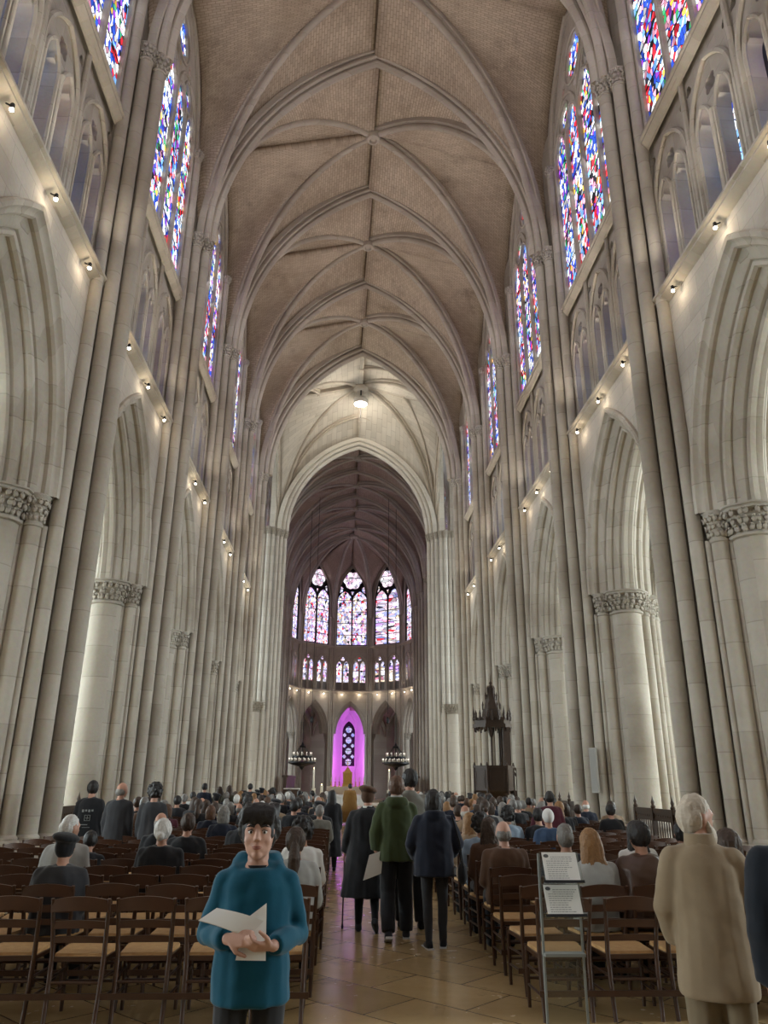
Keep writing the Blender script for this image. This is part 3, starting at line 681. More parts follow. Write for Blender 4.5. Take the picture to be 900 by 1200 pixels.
# one vaulted bay of each aisle, copied along the church
for s in (-1, 1):
    for (xa, xb) in ((XC+1.25, XA-.2), (XA+.2, XO)):
        base = None; L0 = PB
        for k in range(len(ys)-1):
            y0, y1 = ys[k], ys[k+1]
            if k == 7: continue
            c = vault_bay([(s*xa, y0), (s*xb, y0), (s*xb, y1), (s*xa, y1)], (6.6, 6.6), (10.1, 10.1), 10.2, 6.6, 10.0, M['webpale'], M['stone'], 8, 3, .1, sc=.8, fx=0)
ceil = m0
m = MB(); TRs = [(o*.8, d*.8) for o, d in TR]
for s, sd in ((-1, 'left'), (1, 'right')):
    w = empty('wall_aisle_'+sd, (0,0,0), 0, kind='structure')
    for k in range(len(ys)-1):
        yc = (ys[k]+ys[k+1])/2; ln = ys[k+1]-ys[k]
        if k == 7: continue
        put('arcade_arch', kit['arch'], w, (s*(XA-.8), yc, 0), 0 if s < 0 else pi, (1, ln/PB, 1))
        m = MB(); xf = lambda h, z, d, s=s, yc=yc: V((s*(XO+d), yc+h, z))
        hole = arch_pts(1.9, 2.4, 10, 0, 6.4, 2.6)
        m.panel([(-ln/2, 0), (ln/2, 0), (ln/2, 10.5), (-ln/2, 10.5)], [hole], xf, 0, .5); m.build('outer_wall', M['wall'], w)
        WN[0] += 1; e = empty('window_%d' % WN[0], (0,0,0), 0, kind='structure')
        m = MB(); m.add([xf(h, z, .4) for h, z in hole], [tuple(range(len(hole)))]); m.build('glass', M['glassW'], e)
        m = MB()
        for hh in (-.95, 0, .95): m.box(*(sorted((s*(XO+.2), s*(XO+.35)))), yc+hh-.06, yc+hh+.06, 2.6, 6.4+1.6*(1-abs(hh)/2))
        for cc in (-.95, .95): m.tube([xf(h, z, .25) for h, z in arch_pts(.93, 1.15, 8, 0, 6.4, None, cc)], .06, 6, up=V((1,0,0)))
        m.tube([xf(.5*cos(2*pi*i/16), 7.65+.5*sin(2*pi*i/16), .25) for i in range(16)], .06, 6, up=V((1,0,0)), close=True)
        m.build('tracery', M['stone'], e)
    for y in PY:
        for xa, xb in ((XC+1.25, XA-.2), (XA+.2, XO)):
            m = MB(); xm = s*(xa+xb)/2; xf = lambda h, z, d, y=y, xm=xm: V((xm+h, y+d, z)); arch_sweep(m, xf, (xb-xa)/2, 3.5, 6.6, TRs, 10, closed=True); m.build('transverse_rib', M['stone'], w, smooth=50)
# transept arms
for s, sd in ((-1, 'left'), (1, 'right')):
    w = empty('wall_transept_'+sd, (0,0,0), 0, kind='structure')
    m = MB(); xf = lambda h, z, d, s=s: V((s*(20.3+d), (PY[-1]+EY)/2+h, z)); hs = [arch_pts(3.2, 4, 12, 0, 18, 8)]
    m.panel([(-4.9, 0), (4.9, 0), (4.9, 28), (-4.9, 28)], hs, xf, 0, .6)
    for yy, sg in ((PY[-1], -1), (EY, 1)):
        xf2 = lambda h, z, d, yy=yy, sg=sg: V((h, yy+sg*d, z)); a, b = sorted((s*8.2, s*20.4))
        m.panel([(a, 10.5), (b, 10.5), (b, 28), (a, 28)], [], xf2, .3, .9)
    m.box(*sorted((s*5.9, s*20.6)), PY[-1]-.5, EY+.5, 27.2, 27.6)
    m.build('transept_wall', M['pale'], w)
    WN[0] += 1; e = empty('window_%d' % WN[0], (0,0,0), 0, kind='structure')
    m = MB(); m.add([xf(h, z, .4) for h, z in hs[0]], [tuple(range(len(hs[0])))]); m.build('glass', M['glassW'], e)
    m = MB()
    for hh in (-1.6, 0, 1.6): m.box(*sorted((s*20.5, s*20.65)), 45.96+hh-.08, 45.96+hh+.08, 8, 18)
    m.build('tracery', M['stone'], e)
# west end behind the viewer, great rose window
w = empty('wall_west', (0,0,0), 0, kind='structure')
m = MB(); xf = lambda h, z, d: V((h, PY[0]-.4-d, z))
rose = [(4.2*cos(2*pi*i/40), 18+4.2*sin(2*pi*i/40)) for i in range(40)]
m.panel([(-21, 0), (21, 0), (21, 10.6), (8.5, 10.6), (8.5, 28), (-8.5, 28), (-8.5, 10.6), (-21, 10.6)], [rose, [(-1.8,.05),(1.8,.05),(1.8,3.6),(0,5),(-1.8,3.6)]], xf, 0, .6); m.build('west_wall', M['wall'], w)
m = MB()
for i in range(12): a = 2*pi*i/12; m.bar(xf(.6*cos(a), 18+.6*sin(a), .3), xf(4.2*cos(a), 18+4.2*sin(a), .3), .16, .2, V((0,1,0)))
m.tube([xf(2.4*cos(2*pi*i/32), 18+2.4*sin(2*pi*i/32), .3) for i in range(32)], .1, 6, up=V((0,1,0)), close=True)
WN[0] += 1; e = empty('window_%d' % WN[0], (0,0,0), 0, kind='structure'); m.build('tracery', M['stone'], e)
m = MB(); m.add([xf(h, z, .4) for h, z in rose], [tuple(range(40))]); m.build('glass', M['glassN'], e)
m = MB(); m.box(-1.8, 1.8, PY[0]-.8, PY[0]-.7, 0, 3.6); m.box(-.02, .02, PY[0]-.7, PY[0]-.66, 0, 3.6)
M['oak'] = plain('dark oak', (.045,.024,.013), .45, var=.35, scale=9)
m.build('door_1', M['oak'], None, kind='structure')
# ------------------------------------------------------------------ floor, world, light
def floor_mat():
    m, nt, out = newmat('worn stone slabs')
    b = N(nt, 'ShaderNodeBsdfPrincipled'); L(nt, b.outputs[0], out.inputs[0])
    g = N(nt, 'ShaderNodeNewGeometry')
    mp = N(nt, 'ShaderNodeMapping'); mp.inputs['Rotation'].default_value = (0,0,radians(45)); L(nt, g.outputs['Position'], mp.inputs['Vector'])
    bt = N(nt, 'ShaderNodeTexBrick'); L(nt, mp.outputs[0], bt.inputs['Vector']); bt.inputs['Scale'].default_value = 1; bt.offset = .5
    bt.inputs['Brick Width'].default_value = 1.0; bt.inputs['Row Height'].default_value = .62; bt.inputs['Mortar Size'].default_value = .008; bt.inputs['Mortar Smooth'].default_value = .2
    bt.inputs['Color1'].default_value = (.7,.7,.7,1); bt.inputs['Color2'].default_value = (1,1,1,1); bt.inputs['Mortar'].default_value = (.25,.22,.18,1)
    n1 = N(nt, 'ShaderNodeTexNoise'); n1.inputs['Scale'].default_value = 1.6; n1.inputs['Detail'].default_value = 8; n1.inputs['Roughness'].default_value = .7; L(nt, g.outputs['Position'], n1.inputs['Vector'])
    n2 = N(nt, 'ShaderNodeTexNoise'); n2.inputs['Scale'].default_value = 5; n2.inputs['Detail'].default_value = 6; L(nt, g.outputs['Position'], n2.inputs['Vector'])
    col = mixc(nt, n1.outputs['Fac'], (.32,.205,.085), (.62,.445,.225))
    r = N(nt, 'ShaderNodeMapRange'); r.inputs[1].default_value = .58; r.inputs[2].default_value = .68; r.inputs[4].default_value = .7; L(nt, n1.outputs['Fac'], r.inputs[0])
    col = mixc(nt, r.outputs[0], col, (.10,.075,.05))
    L(nt, mixc(nt, 1., col, bt.outputs['Color'], 'MULTIPLY'), b.inputs['Base Color'])
    rr = N(nt, 'ShaderNodeMapRange'); rr.inputs[3].default_value = .10; rr.inputs[4].default_value = .36; L(nt, n2.outputs['Fac'], rr.inputs[0]); L(nt, rr.outputs[0], b.inputs['Roughness'])
    bn = N(nt, 'ShaderNodeBump'); bn.inputs['Strength'].default_value = .25; bn.inputs['Distance'].default_value = .02
    L(nt, math_n(nt, 'SUBTRACT', n1.outputs['Fac'], bt.outputs['Fac']), bn.inputs['Height']); L(nt, bn.outputs[0], b.inputs['Normal'])
    return m
M['floor'] = floor_mat()
m = MB(); m.box(-21, 21, PY[0]-1, 93, -.3, 0); m.build('floor', M['floor'], None, kind='structure')
w = bpy.data.worlds.new('world'); SC.world = w; w.use_nodes = True
bg = w.node_tree.nodes['Background']; bg.inputs[0].default_value = (.8,.9,1,1); bg.inputs[1].default_value = 1.0
def light(kind, name, loc, energy, col=(1,1,1), size=.1, rot=None, sy=None, spot=None, parent=None):
    d = bpy.data.lights.new(name, kind); d.energy = energy; d.color = col
    if kind == 'AREA':
        d.size = size
        if sy: d.shape = 'RECTANGLE'; d.size_y = sy
    else: d.shadow_soft_size = size
    if spot: d.spot_size = spot; d.spot_blend = .8
    o = bpy.data.objects.new(name, d); COL.objects.link(o); o.location = loc
    if rot is not None: o.rotation_euler = rot
    if parent: o.parent = parent
    return o
def aim(o, tgt): o.rotation_euler = (V(tgt)-o.location).to_track_quat('-Z', 'Y').to_euler()
# daylight coming through each clerestory window (just inside the glass)
for k in range(len(PY)-1):
    yc = (PY[k]+PY[k+1])/2
    for s in (-1, 1):
        o = light('AREA', 'window_daylight', (s*(XW+.02), yc, 19.6), WIN_W, (.90,.95,1), 4.4, None, 6.5); aim(o, (0, yc, 15))
# aisle windows
for s in (-1, 1):
    for k in range(len(ys)-1):
        if k == 7: continue
        yc = (ys[k]+ys[k+1])/2
        o = light('AREA', 'aisle_daylight', (s*(XO-.1), yc, 5.2), AISLE_W, (.84,.96,1), 3.4, None, 5); aim(o, (0, yc, 4))
    o = light('AREA', 'transept_daylight', (s*19.9, 45.96, 15), TRANS_W, (.92,.97,1), 6, None, 12); aim(o, (0, 46, 8))
o = light('AREA', 'rose_daylight', (0, PY[0]+.3, 18), WEST_W, (1,.97,.92), 7.5); aim(o, (0, 30, 14))
for q in (-1, 1):
    o = light('SPOT', 'altar_spot', (q*3.6, 69.5, 9.3), 2600, (1,.86,.66), .1, spot=radians(50)); aim(o, (0, 62, .8))
    for y in (87.6,):
        light('POINT', 'violet_spot', (q*1.1, y-.6, 3.4), 135, (.75,.10,1.) if q > 0 else (.95,.12,.95), .12)
light('POINT', 'violet_spot', (0, 86.8, 6.8), 70, (.72,.12,1.), .15)
# ------------------------------------------------------------------ furniture materials
M['wood'] = plain('polished chair wood', (.050,.020,.009), .36, var=.35, scale=7, spec=.5)
M['rail'] = plain('chair back rail wood', (.060,.023,.010), .34, var=.3, scale=9)
M['rush'] = None
def rush_mat():
    m, nt, out = newmat('woven rush'); b = N(nt, 'ShaderNodeBsdfPrincipled'); L(nt, b.outputs[0], out.inputs[0]); b.inputs['Roughness'].default_value = .6
    tc = N(nt, 'ShaderNodeTexCoord'); sx = N(nt, 'ShaderNodeSeparateXYZ'); L(nt, tc.outputs['Object'], sx.inputs[0])
    ax = math_n(nt, 'ABSOLUTE', sx.outputs['X']); ay = math_n(nt, 'ABSOLUTE', math_n(nt, 'SUBTRACT', sx.outputs['Y'], .2))
    mx = math_n(nt, 'MAXIMUM', ax, ay); wv = math_n(nt, 'SINE', math_n(nt, 'MULTIPLY', mx, 420))
    n1 = N(nt, 'ShaderNodeTexNoise'); n1.inputs['Scale'].default_value = 25; L(nt, tc.outputs['Object'], n1.inputs['Vector'])
    f = math_n(nt, 'MULTIPLY_ADD', wv, .25, n1.outputs['Fac'])
    L(nt, mixc(nt, f, (.40,.21,.075), (.62,.39,.17)), b.inputs['Base Color'])
    bn = N(nt, 'ShaderNodeBump'); bn.inputs['Strength'].default_value = .4; bn.inputs['Distance'].default_value = .004; L(nt, wv, bn.inputs['Height']); L(nt, bn.outputs[0], b.inputs['Normal'])
    return m
M['rush'] = rush_mat()
M['paper'] = plain('white paper', (.80,.79,.75), .7, var=.03, scale=20)
M['ink'] = plain('grey print', (.33,.33,.32), .8)
M['inkdark'] = plain('dark emblem print', (.10,.10,.10), .8)
M['gold'] = plain('gilding', (.62,.40,.12), .35, .8, var=.3, scale=14)
M['marble'] = plain('white marble', (.74,.72,.68), .35, var=.06)
M['wax'] = plain('candle wax', (.82,.76,.62), .5, var=.04)
M['carpetwood'] = plain('choir stall wood', (.055,.03,.018), .5, var=.3)
def acrylic():
    m, nt, out = newmat('clear acrylic'); g = N(nt, 'ShaderNodeBsdfGlossy'); g.inputs[0].default_value = (.9,.95,.95,1); g.inputs['Roughness'].default_value = .08
    t = N(nt, 'ShaderNodeBsdfTransparent'); t.inputs[0].default_value = (.93,.95,.94,1); fr = N(nt, 'ShaderNodeFresnel'); fr.inputs[0].default_value = 1.49
    mx = N(nt, 'ShaderNodeMixShader'); L(nt, math_n(nt, 'MULTIPLY_ADD', fr.outputs[0], .8, .02), mx.inputs[0]); L(nt, t.outputs[0], mx.inputs[1]); L(nt, g.outputs[0], mx.inputs[2]); L(nt, mx.outputs[0], out.inputs[0]); return m
M['acrylic'] = acrylic()
M['acredge'] = plain('frosted acrylic edge', (.26,.28,.27), .3, var=.02)
# ------------------------------------------------------------------ chairs
def chair_meshes():
    d = {}
    def rail(z0, z1, y0, hw, arch, bow, th=.02):
        m = MB(); n = 8; rows = []
        for i in range(n+1):
            t = -1+2*i/n; x = t*hw; y = y0+bow*(1-t*t)*-1; a = arch*(1-t*t)
            rows.append([V((x, y-th/2, z0+a*.5)), V((x, y+th/2, z0+a*.5)), V((x, y+th/2, z1+a)), V((x, y-th/2, z1+a))])
        m.sweep(rows, True); return m
    yk = lambda z: -.10*max(0, (z-.42)/.42)**1.3
    d['top_rail'] = rail(.735, .815, yk(.78), .205, .026, .025, .022).mesh('top_rail', M['rail'], 40)
    d['slat'] = rail(.62, .668, yk(.645), .196, .012, .018, .016).mesh('slat', M['rail'], 40)
    d['slat_low'] = rail(.525, .565, yk(.545), .190, .008, .012, .016).mesh('slat', M['rail'], 40)
    for s in (-1, 1):
        m = MB(); m.tube([(s*.178, -.035, 0), (s*.183, -.012, .2), (s*.187, 0, .43), (s*.194, yk(.6), .6), (s*.207, yk(.81), .825)], [.016,.018,.019,.017,.014], 8); d['rear%d' % s] = m.mesh('leg', M['wood'], 50)
        m = MB(); m.tube([(s*.200, .375, 0), (s*.205, .372, .25), (s*.207, .37, .44)], [.014,.018,.019], 8); d['front%d' % s] = m.mesh('leg', M['wood'], 50)
    m = MB(); pr = [(-.178,.005),(.178,.005),(.205,.36),(.190,.395),(-.190,.395),(-.205,.36)]
    m.prism(pr, .425, .452, .96, 0, .2); d['seat'] = m.mesh('seat', M['rush'], 30)
    m = MB(); m.bar((-.187,0,.418),(.187,0,.418),.024,.03); m.bar((-.205,.37,.415),(.205,.37,.415),.024,.03)
    for s in (-1, 1): m.bar((s*.187,0,.415),(s*.206,.37,.415),.022,.028)
    d['seat_frame'] = m.mesh('seat_frame', M['wood'])
    for i, (s, z) in enumerate(((-1,.16),(-1,.29),(1,.16),(1,.29))):
        m = MB(); m.tube([(s*.184,-.012,z),(s*.204,.373,z)], .010, 6); d['str%d' % i] = m.mesh('stretcher', M['wood'], 60)
    for i, (x, y, z) in enumerate(((.203,.373,.20),(.203,.373,.32),(.184,-.012,.27))):
        m = MB(); m.tube([(-x,y,z),(x,y,z)], .011, 6); d['str%d' % (4+i)] = m.mesh('stretcher', M['wood'], 60)
    return d
CM = chair_meshes()
def chair_full():
    c = empty('rush_seat_chair', cat='chair')
    for k, n in (('seat','seat'),('seat_frame','seat_frame'),('top_rail','top_rail'),('slat','slat'),('slat_low','slat'),('rear-1','leg'),('rear1','leg'),('front-1','leg'),('front1','leg'),*[('str%d' % i, 'stretcher') for i in range(7)]):
        put(n, CM[k], c, (0,0,0), 0)
    return c
def joinm(keys, name, mat):
    m = MB()
    for k in keys:
        me = CM[k]; m.add([v.co for v in me.vertices], [tuple(p.vertices) for p in me.polygons])
    return m.mesh(name, mat, 45)
CF = {'frame': joinm(['seat_frame','rear-1','rear1','front-1','front1',*['str%d' % i for i in range(7)]], 'frame', M['wood']), 'back': joinm(['top_rail','slat','slat_low'], 'backrest', M['rail'])}
def chair_mid():
    c = empty('rush_seat_chair', cat='chair'); put('seat', CM['seat'], c, (0,0,0), 0); put('frame', CF['frame'], c, (0,0,0), 0); put('backrest', CF['back'], c, (0,0,0), 0); return c
ORDN = ['first','second','third','fourth','fifth','sixth','seventh','eighth','ninth','tenth','eleventh','twelfth','thirteenth','fourteenth','fifteenth','sixteenth','seventeenth','eighteenth','nineteenth','twentieth']
rc = random.Random(11)
ROW0, RP = 6.40, .72
def rowy(k): return ROW0+RP*k
colx = {'left': [-1.10-.49*j for j in range(9)], 'right': [1.06+.49*j for j in range(9)]}
protoF = chair_full(); protoM = chair_mid(); usedF = usedM = False; nch = 0
SEATS = {}
for k in range(16):
    for sd in ('left', 'right'):
        for j in range(9):
            x = colx[sd][j]+rc.uniform(-.02,.02)+(.02*(k % 2))
            y = rowy(k)+rc.uniform(-.03,.03)
            if abs(x) > 4.7 and any(abs(y+.2-p) < 1.1 for p in PY): continue
            full = k < 4
            if full: o = protoF if not usedF else dup(protoF); usedF = True
            else: o = protoM if not usedM else dup(protoM); usedM = True
            o.location = (x, y, 0); o.rotation_euler = (0,0,rc.uniform(-.07,.07)); nch += 1
            o['label'] = 'rush-seated wooden chair, %s from the aisle in the %s row from the front, %s block' % (ORDN[j], ORDN[k], sd)
            o['label'] = 'dark wood rush-seat chair, %s from aisle, %s row back, %s-hand block' % (ORDN[j], ORDN[k], sd)
            o['group'] = 'chairs in the %s-hand block' % sd
            SEATS[(sd, k, j)] = (o.location.x, o.location.y)
# further chairs under the far crowd: beyond the counted ones, one object
FARROWS = [rowy(16)+.85*i for i in range(22)]
m = MB(); FAR = []
vs = [v.co.copy() for k in ('frame','back') for v in CF[k].vertices]; fs = []; o0 = 0
for k in ('frame','back'):
    fs += [tuple(i+o0 for i in p.vertices) for p in CF[k].polygons]; o0 += len(CF[k].vertices)
vs2 = [v.co.copy() for v in CM['seat'].vertices]; fs2 = [tuple(p.vertices) for p in CM['seat'].polygons]
for i, y in enumerate(FARROWS):
    for sd in ('left','right'):
        for j in range(8):
            x = (-1.25-.56*j if sd == 'left' else 1.25+.56*j)+rc.uniform(-.05,.05)
            if (abs(x) > 4.6 and any(abs(y+.2-p) < 1.1 for p in PY)) or (x > 4.0 and 29.6 < y < 33): continue
            FAR.append((sd, i, j, x, y))
            m.m = 0; m.add([v+V((x,y,0)) for v in vs], fs); m.m = 1; m.add([v+V((x,y,0)) for v in vs2], fs2)
m.build('rows_of_chairs', [M['wood'], M['rush']], None, recalc=False, label='far rows of dark wooden chairs under the crowd towards the choir', cat='chairs', kind='stuff')
for k in range(3):
    for sd in ('left','right'):
        xs = colx[sd]; a, b = sorted((xs[0], xs[-1])); m = MB(); m.box(a-.23, b+.23, rowy(k)-.055, rowy(k)-.038, .165, .205)
        m.build('linking_bar', M['wood'], None, label='long wooden bar linking the chair legs of the %s row, %s-hand block' % (ORDN[k], sd), cat='bar', group='chair linking bars')
# ------------------------------------------------------------------ notice stand
def notice():
    st = empty('notice_stand', (.67, 5.02, 0), 0, label='clear acrylic notice stand with two printed white sheets before the right chairs', cat='stand')
    for s in (-1, 1):
        m = MB(); m.box(s*.118-.006, s*.118+.006, -.01, .01, .03, 1.24); m.build('leg', M['acredge'], st)
    m = MB(); m.box(-.11, .11, -.004, .004, .06, 1.2); m.build('panel', M['acrylic'], st)
    m = MB(); m.box(-.16, .16, -.14, .16, 0, .022); m.build('base', M['acrylic'], st)
    m = MB(); m.box(-.12, .12, -.05, .03, .69, .705); m.build('shelf', M['acredge'], st)
    for q, (z0, nm) in enumerate(((1.085, 0), (.905, 0))):
        h = empty('sheet_holder', (0, -.105, z0), 0); h.parent = st; h.rotation_euler = (radians(-28), 0, 0)
        m = MB(); m.box(-.122, .122, -.006, -.002, 0, .185); m.box(-.122, .122, -.03, .0, -.006, 0); m.build('tray', M['acrylic'], h)
        m = MB(); m.box(-.122, .122, -.032, -.028, -.008, .008); m.build('lip', M['iron'], h)
        m = MB(); m.box(-.105, .105, -.012, -.0065, .008, .18); m.m = 1
        rr = random.Random(q+4)
        for i in range(11):
            w = rr.uniform(.11, .15); z = .150-.0125*i; x0 = -.055 if i < 2 else -.085
            x = x0
            while x < x0+w:
                l = rr.uniform(.006, .02); m.box(x, min(x+l, .09), -.0126, -.0121, z, z+.004); x += l+.004
        m.m = 2
        m.add([V((-.082+.016*cos(2*pi*i/20), -.0128, .158+.011*sin(2*pi*i/20))) for i in range(20)], [tuple(range(20))])
        m.build('printed_sheet', [M['paper'], M['ink'], M['inkdark']], h)
notice()
# ------------------------------------------------------------------ wooden barriers between the pillars
def barrier(x, y0, y1, label):
    b = empty('wooden_barrier', (x, (y0+y1)/2, 0), 0, label=label, cat='barrier', group='barriers between the pillars'); l = (y1-y0)/2
    n = max(2, round((y1-y0)/1.3))
    for i in range(n+1):
        y = -l+2*l*i/n; m = MB(); m.box(-.05,.05,y-.05,y+.05,0,1.12); m.lathe([(.05,1.12),(.06,1.16),(.03,1.2),(.045,1.25),(.02,1.31),(.0,1.4)], 0, y, 8); m.build('post', M['oak'], b, smooth=40)
    m = MB(); m.box(-.035,.035,-l,l,1.02,1.12); m.box(-.03,.03,-l,l,.86,.90); m.box(-.03,.03,-l,l,.1,.18); m.build('rail', M['oak'], b)
    m = MB(); k = int(2*l/.13)
    for i in range(k): y = -l+2*l*(i+.5)/k; m.lathe([(.018,.18),(.024,.3),(.016,.5),(.024,.7),(.018,.86)], 0, y, 6)
    m.build('balusters', M['oak'], b, smooth=50)
    m = MB(); hs = [foil(-l+2*l*(i+.5)/k, .96, .028, 4, 0, 12) for i in range(k)]
    m.panel([(-l,.90),(l,.90),(l,1.02),(-l,1.02)], hs, lambda h,z,d: V((d,h,z)), -.012, .012); m.build('pierced_panel', M['oak'], b)
barrier(-6.5, PY[3]+1.75, PY[4]-1.75, 'dark turned wood barrier between the two nearest left-hand pillars')
barrier(6.5, PY[3]+1.75, PY[4]-1.75, 'dark turned wood barrier right of the man in the beige raincoat')
barrier(6.5, PY[4]+1.75, PY[5]-1.75, 'dark turned wood barrier behind the person in maroon')
barrier(-6.5, PY[4]+1.75, PY[5]-1.75, 'dark turned wood barrier behind the standing group on the left')
# tall narrow loudspeaker on the second right pillar
t = empty('wall_speaker', (5.86, PY[4]-.80, 1.42), radians(-38), label='tall narrow grey loudspeaker fixed to the second right pillar', cat='speaker')
M['spk'] = plain('grey speaker housing', (.42,.41,.38), .5, var=.05); M['grille'] = plain('speaker grille', (.34,.335,.31), .7, var=.2, scale=90)
m = MB(); m.box(-.09,.09,-.06,.03,0,1.1); m.build('housing', M['spk'], t); m = MB(); m.box(-.075,.075,-.066,-.06,.03,1.07); m.build('grille', M['grille'], t)
# ------------------------------------------------------------------ pulpit
def pulpit():
    p = empty('pulpit', (5.35, 31.3, 0), 0, label='dark carved wooden pulpit with spired canopy by the right pillars', cat='pulpit')
    hexa = lambda r, a0=0., n=6: [(r*cos(a0+2*pi*i/n), r*sin(a0+2*pi*i/n)) for i in range(n)]
    m = MB(); m.prism(hexa(.72), 1.28, 1.36, 1.1); m.prism(hexa(.78), 1.36, 2.2, 1.0); m.prism(hexa(.84), 2.2, 2.28)
    for i in range(6):
        a = 2*pi*(i+.5)/6; c = V((cos(a), sin(a), 0)); u = V((-sin(a), cos(a), 0)); f = c*.675+V((0,0,1.78))
        for w, hh, o in ((.27,.32,.01),(.2,.25,.03)): m.add([f+c*o+u*w*sx+V((0,0,hh*sz)) for sx, sz in ((-1,-1),(1,-1),(1,1),(-1,1))], [(0,1,2,3)])
        for s in (-1, 1): m.bar(f+u*.27*s-V((0,0,.32)), f+u*.27*s+V((0,0,.32)), .04, .05, c)
        m.bar(f+u*-.27-V((0,0,.32)), f+u*.27-V((0,0,.32)), .05, .04); m.bar(f+u*-.27+V((0,0,.32)), f+u*.27+V((0,0,.32)), .05, .04)
        m.lathe([(.05,1.2),(.06,1.3),(.045,1.4),(.045,2.15),(.06,2.25),(.02,2.4)], .78*cos(2*pi*i/6), .78*sin(2*pi*i/6), 6)
    m.build('body', M['oak'], p, smooth=30)
    m = MB(); m.lathe([(.4,0),(.4,.1),(.24,.2),(.2,.7),(.3,1.0),(.62,1.28)], 0, 0, 8)
    for i in range(4): a = pi/4+i*pi/2; m.tube([(.6*cos(a),.6*sin(a),0),(.62*cos(a),.62*sin(a),.7),(.5*cos(a),.5*sin(a),1.3)], .06, 6)
    m.build('pedestal', M['oak'], p, smooth=40)
    m = MB(); m.prism(hexa(.80), 3.72, 3.86); m.prism(hexa(.72), 3.86, 4.05, 1.02); m.prism(hexa(.8), 4.05, 4.1)
    for i in range(24):
        a = 2*pi*i/24; r = .70; m.bar((r*cos(a), r*sin(a), 3.56+.05*(i % 2)), (r*cos(a), r*sin(a), 3.74), .06, .05)
    for i in range(18):
        a = 2*pi*i/18; r = .74; m.lathe([(.05,4.0),(.06,4.12),(.035,4.2),(.05,4.26),(0,4.42+.16*(i % 3 == 0))], r*cos(a), r*sin(a), 5)
    for q in range(2):
        hs = 4.1+q*.42
    m.build('canopy', M['oak'], p, smooth=30)
    m = MB()
    for z0, z1, r0, r1 in ((4.08,4.42,.42,.36),(4.42,4.8,.32,.24),(4.8,5.08,.2,.13),(5.08,5.34,.12,.06)):
        m.prism(hexa(r0), z0, z1, r1/r0); m.prism(hexa(r0*1.2), z0, z0+.04)
        for i in range(6):
            a = 2*pi*i/6; m.lathe([(.03,z0),(.035,z0+.18),(.045,z0+.2),(0,z0+.36)], r0*1.12*cos(a), r0*1.12*sin(a), 5)
    m.lathe([(.05,5.3),(.09,5.38),(.03,5.44),(.07,5.5),(.02,5.58),(.015,5.75),(0,5.95)], 0, 0, 6)
    m.build('spire', M['oak'], p, smooth=30)
    m = MB(); m.box(.38,.62,-.42,.42,2.2,3.75)
    for s in (-1, 0, 1): m.tube([(.36,.4*s,2.2),(.36,.4*s,3.72)], .045, 6)
    m.build('back_board', M['oak'], p)
    m = MB(); m.tube([(-.05,0,2.28),(-.05,0,3.62)], .035, 6); m.lathe([(.0,3.3),(.06,3.4),(.1,3.5),(.14,3.72)], -.05, 0, 8); m.build('baluster_post', M['oak'], p, smooth=40)
    st = MB()
    for i in range(8): st.box(.7+.12*i, .84+.12*i, -.35, .35, 0, 1.36-.16*i)
    for s in (-1, 1):
        st.bar((.75,.36*s,2.2),(1.66,.36*s,1.0),.05,.08)
        for i in range(6): x = .82+.15*i; st.tube([(x,.36*s,1.25-.19*i),(x,.36*s,2.1-.19*i)], .022, 5)
    st.build('stair', M['oak'], p)
pulpit()
# ------------------------------------------------------------------ choir: altars, candles, chandeliers, stalls
def altar():
    a = empty('altar', (-.05, 60.5, 0), 0, label='broad white marble altar table in front of the chapel arch', cat='altar')
    m = MB(); m.box(-1.75,1.75,-.5,.5,.52,.72); m.build('table_top', M['marble'], a)
    m = MB(); m.box(-1.45,1.45,-.36,.36,.14,.52)
    for i in range(5): x = -1.2+.6*i; m.tube([(x,-.4,.14),(x,-.4,.52)], .06, 8)
    m.build('base', M['marble'], a); m = MB(); m.box(-2.4,2.4,-1.2,.9,0,.14); m.build('step', M['marble'], a)
    h = empty('high_altar', (-.2, 66, 0), 0, label='higher pale altar with gilded tabernacle below the chapel window', cat='altar')
    m = MB(); m.box(-1.7,1.7,-.45,.45,.98,1.26); m.build('table_top', M['marble'], h)
    m = MB(); m.box(-1.6,1.6,-.38,.4,0,.98); m.build('front', M['marble'], h)
    m = MB(); m.box(-.42,.42,0,.42,1.26,1.5); m.box(-.36,.36,.05,.4,1.5,2.3); m.prism([(-.36,.05),(.36,.05),(.36,.4),(-.36,.4)], 2.3, 2.75, .2, 0, .22)
    for s in (-1, 1): m.tube([(s*.33,.02,1.5),(s*.33,.02,2.3)], .05, 8); m.ball((s*.33,.02,2.36), .06)
    m.tube([(0,.2,2.7),(0,.2,3.25)], .03, 6); m.bar((-.14,.2,3.08),(.14,.2,3.08),.05,.05)
    m.build('tabernacle', M['gold'], h, smooth=35)
    for i, x in enumerate((-1.35,-1.0,-.68,.68,1.0,1.35)):
        c = empty('candlestick', (-.2+x, 66.1, 1.26), 0, label='gilded altar candlestick, %s from the left on the high altar' % ORDN[i], cat='candlestick', group='altar candlesticks')
        m = MB(); m.lathe([(.1,0),(.1,.03),(.03,.08),(.045,.2),(.025,.3),(.09,.36)], 0, 0, 10); m.build('stem', M['gold'], c, smooth=50)
        m = MB(); m.tube([(0,0,.36),(0,0,.72)], .025, 8); m.build('candle', M['wax'], c, smooth=50)
altar()
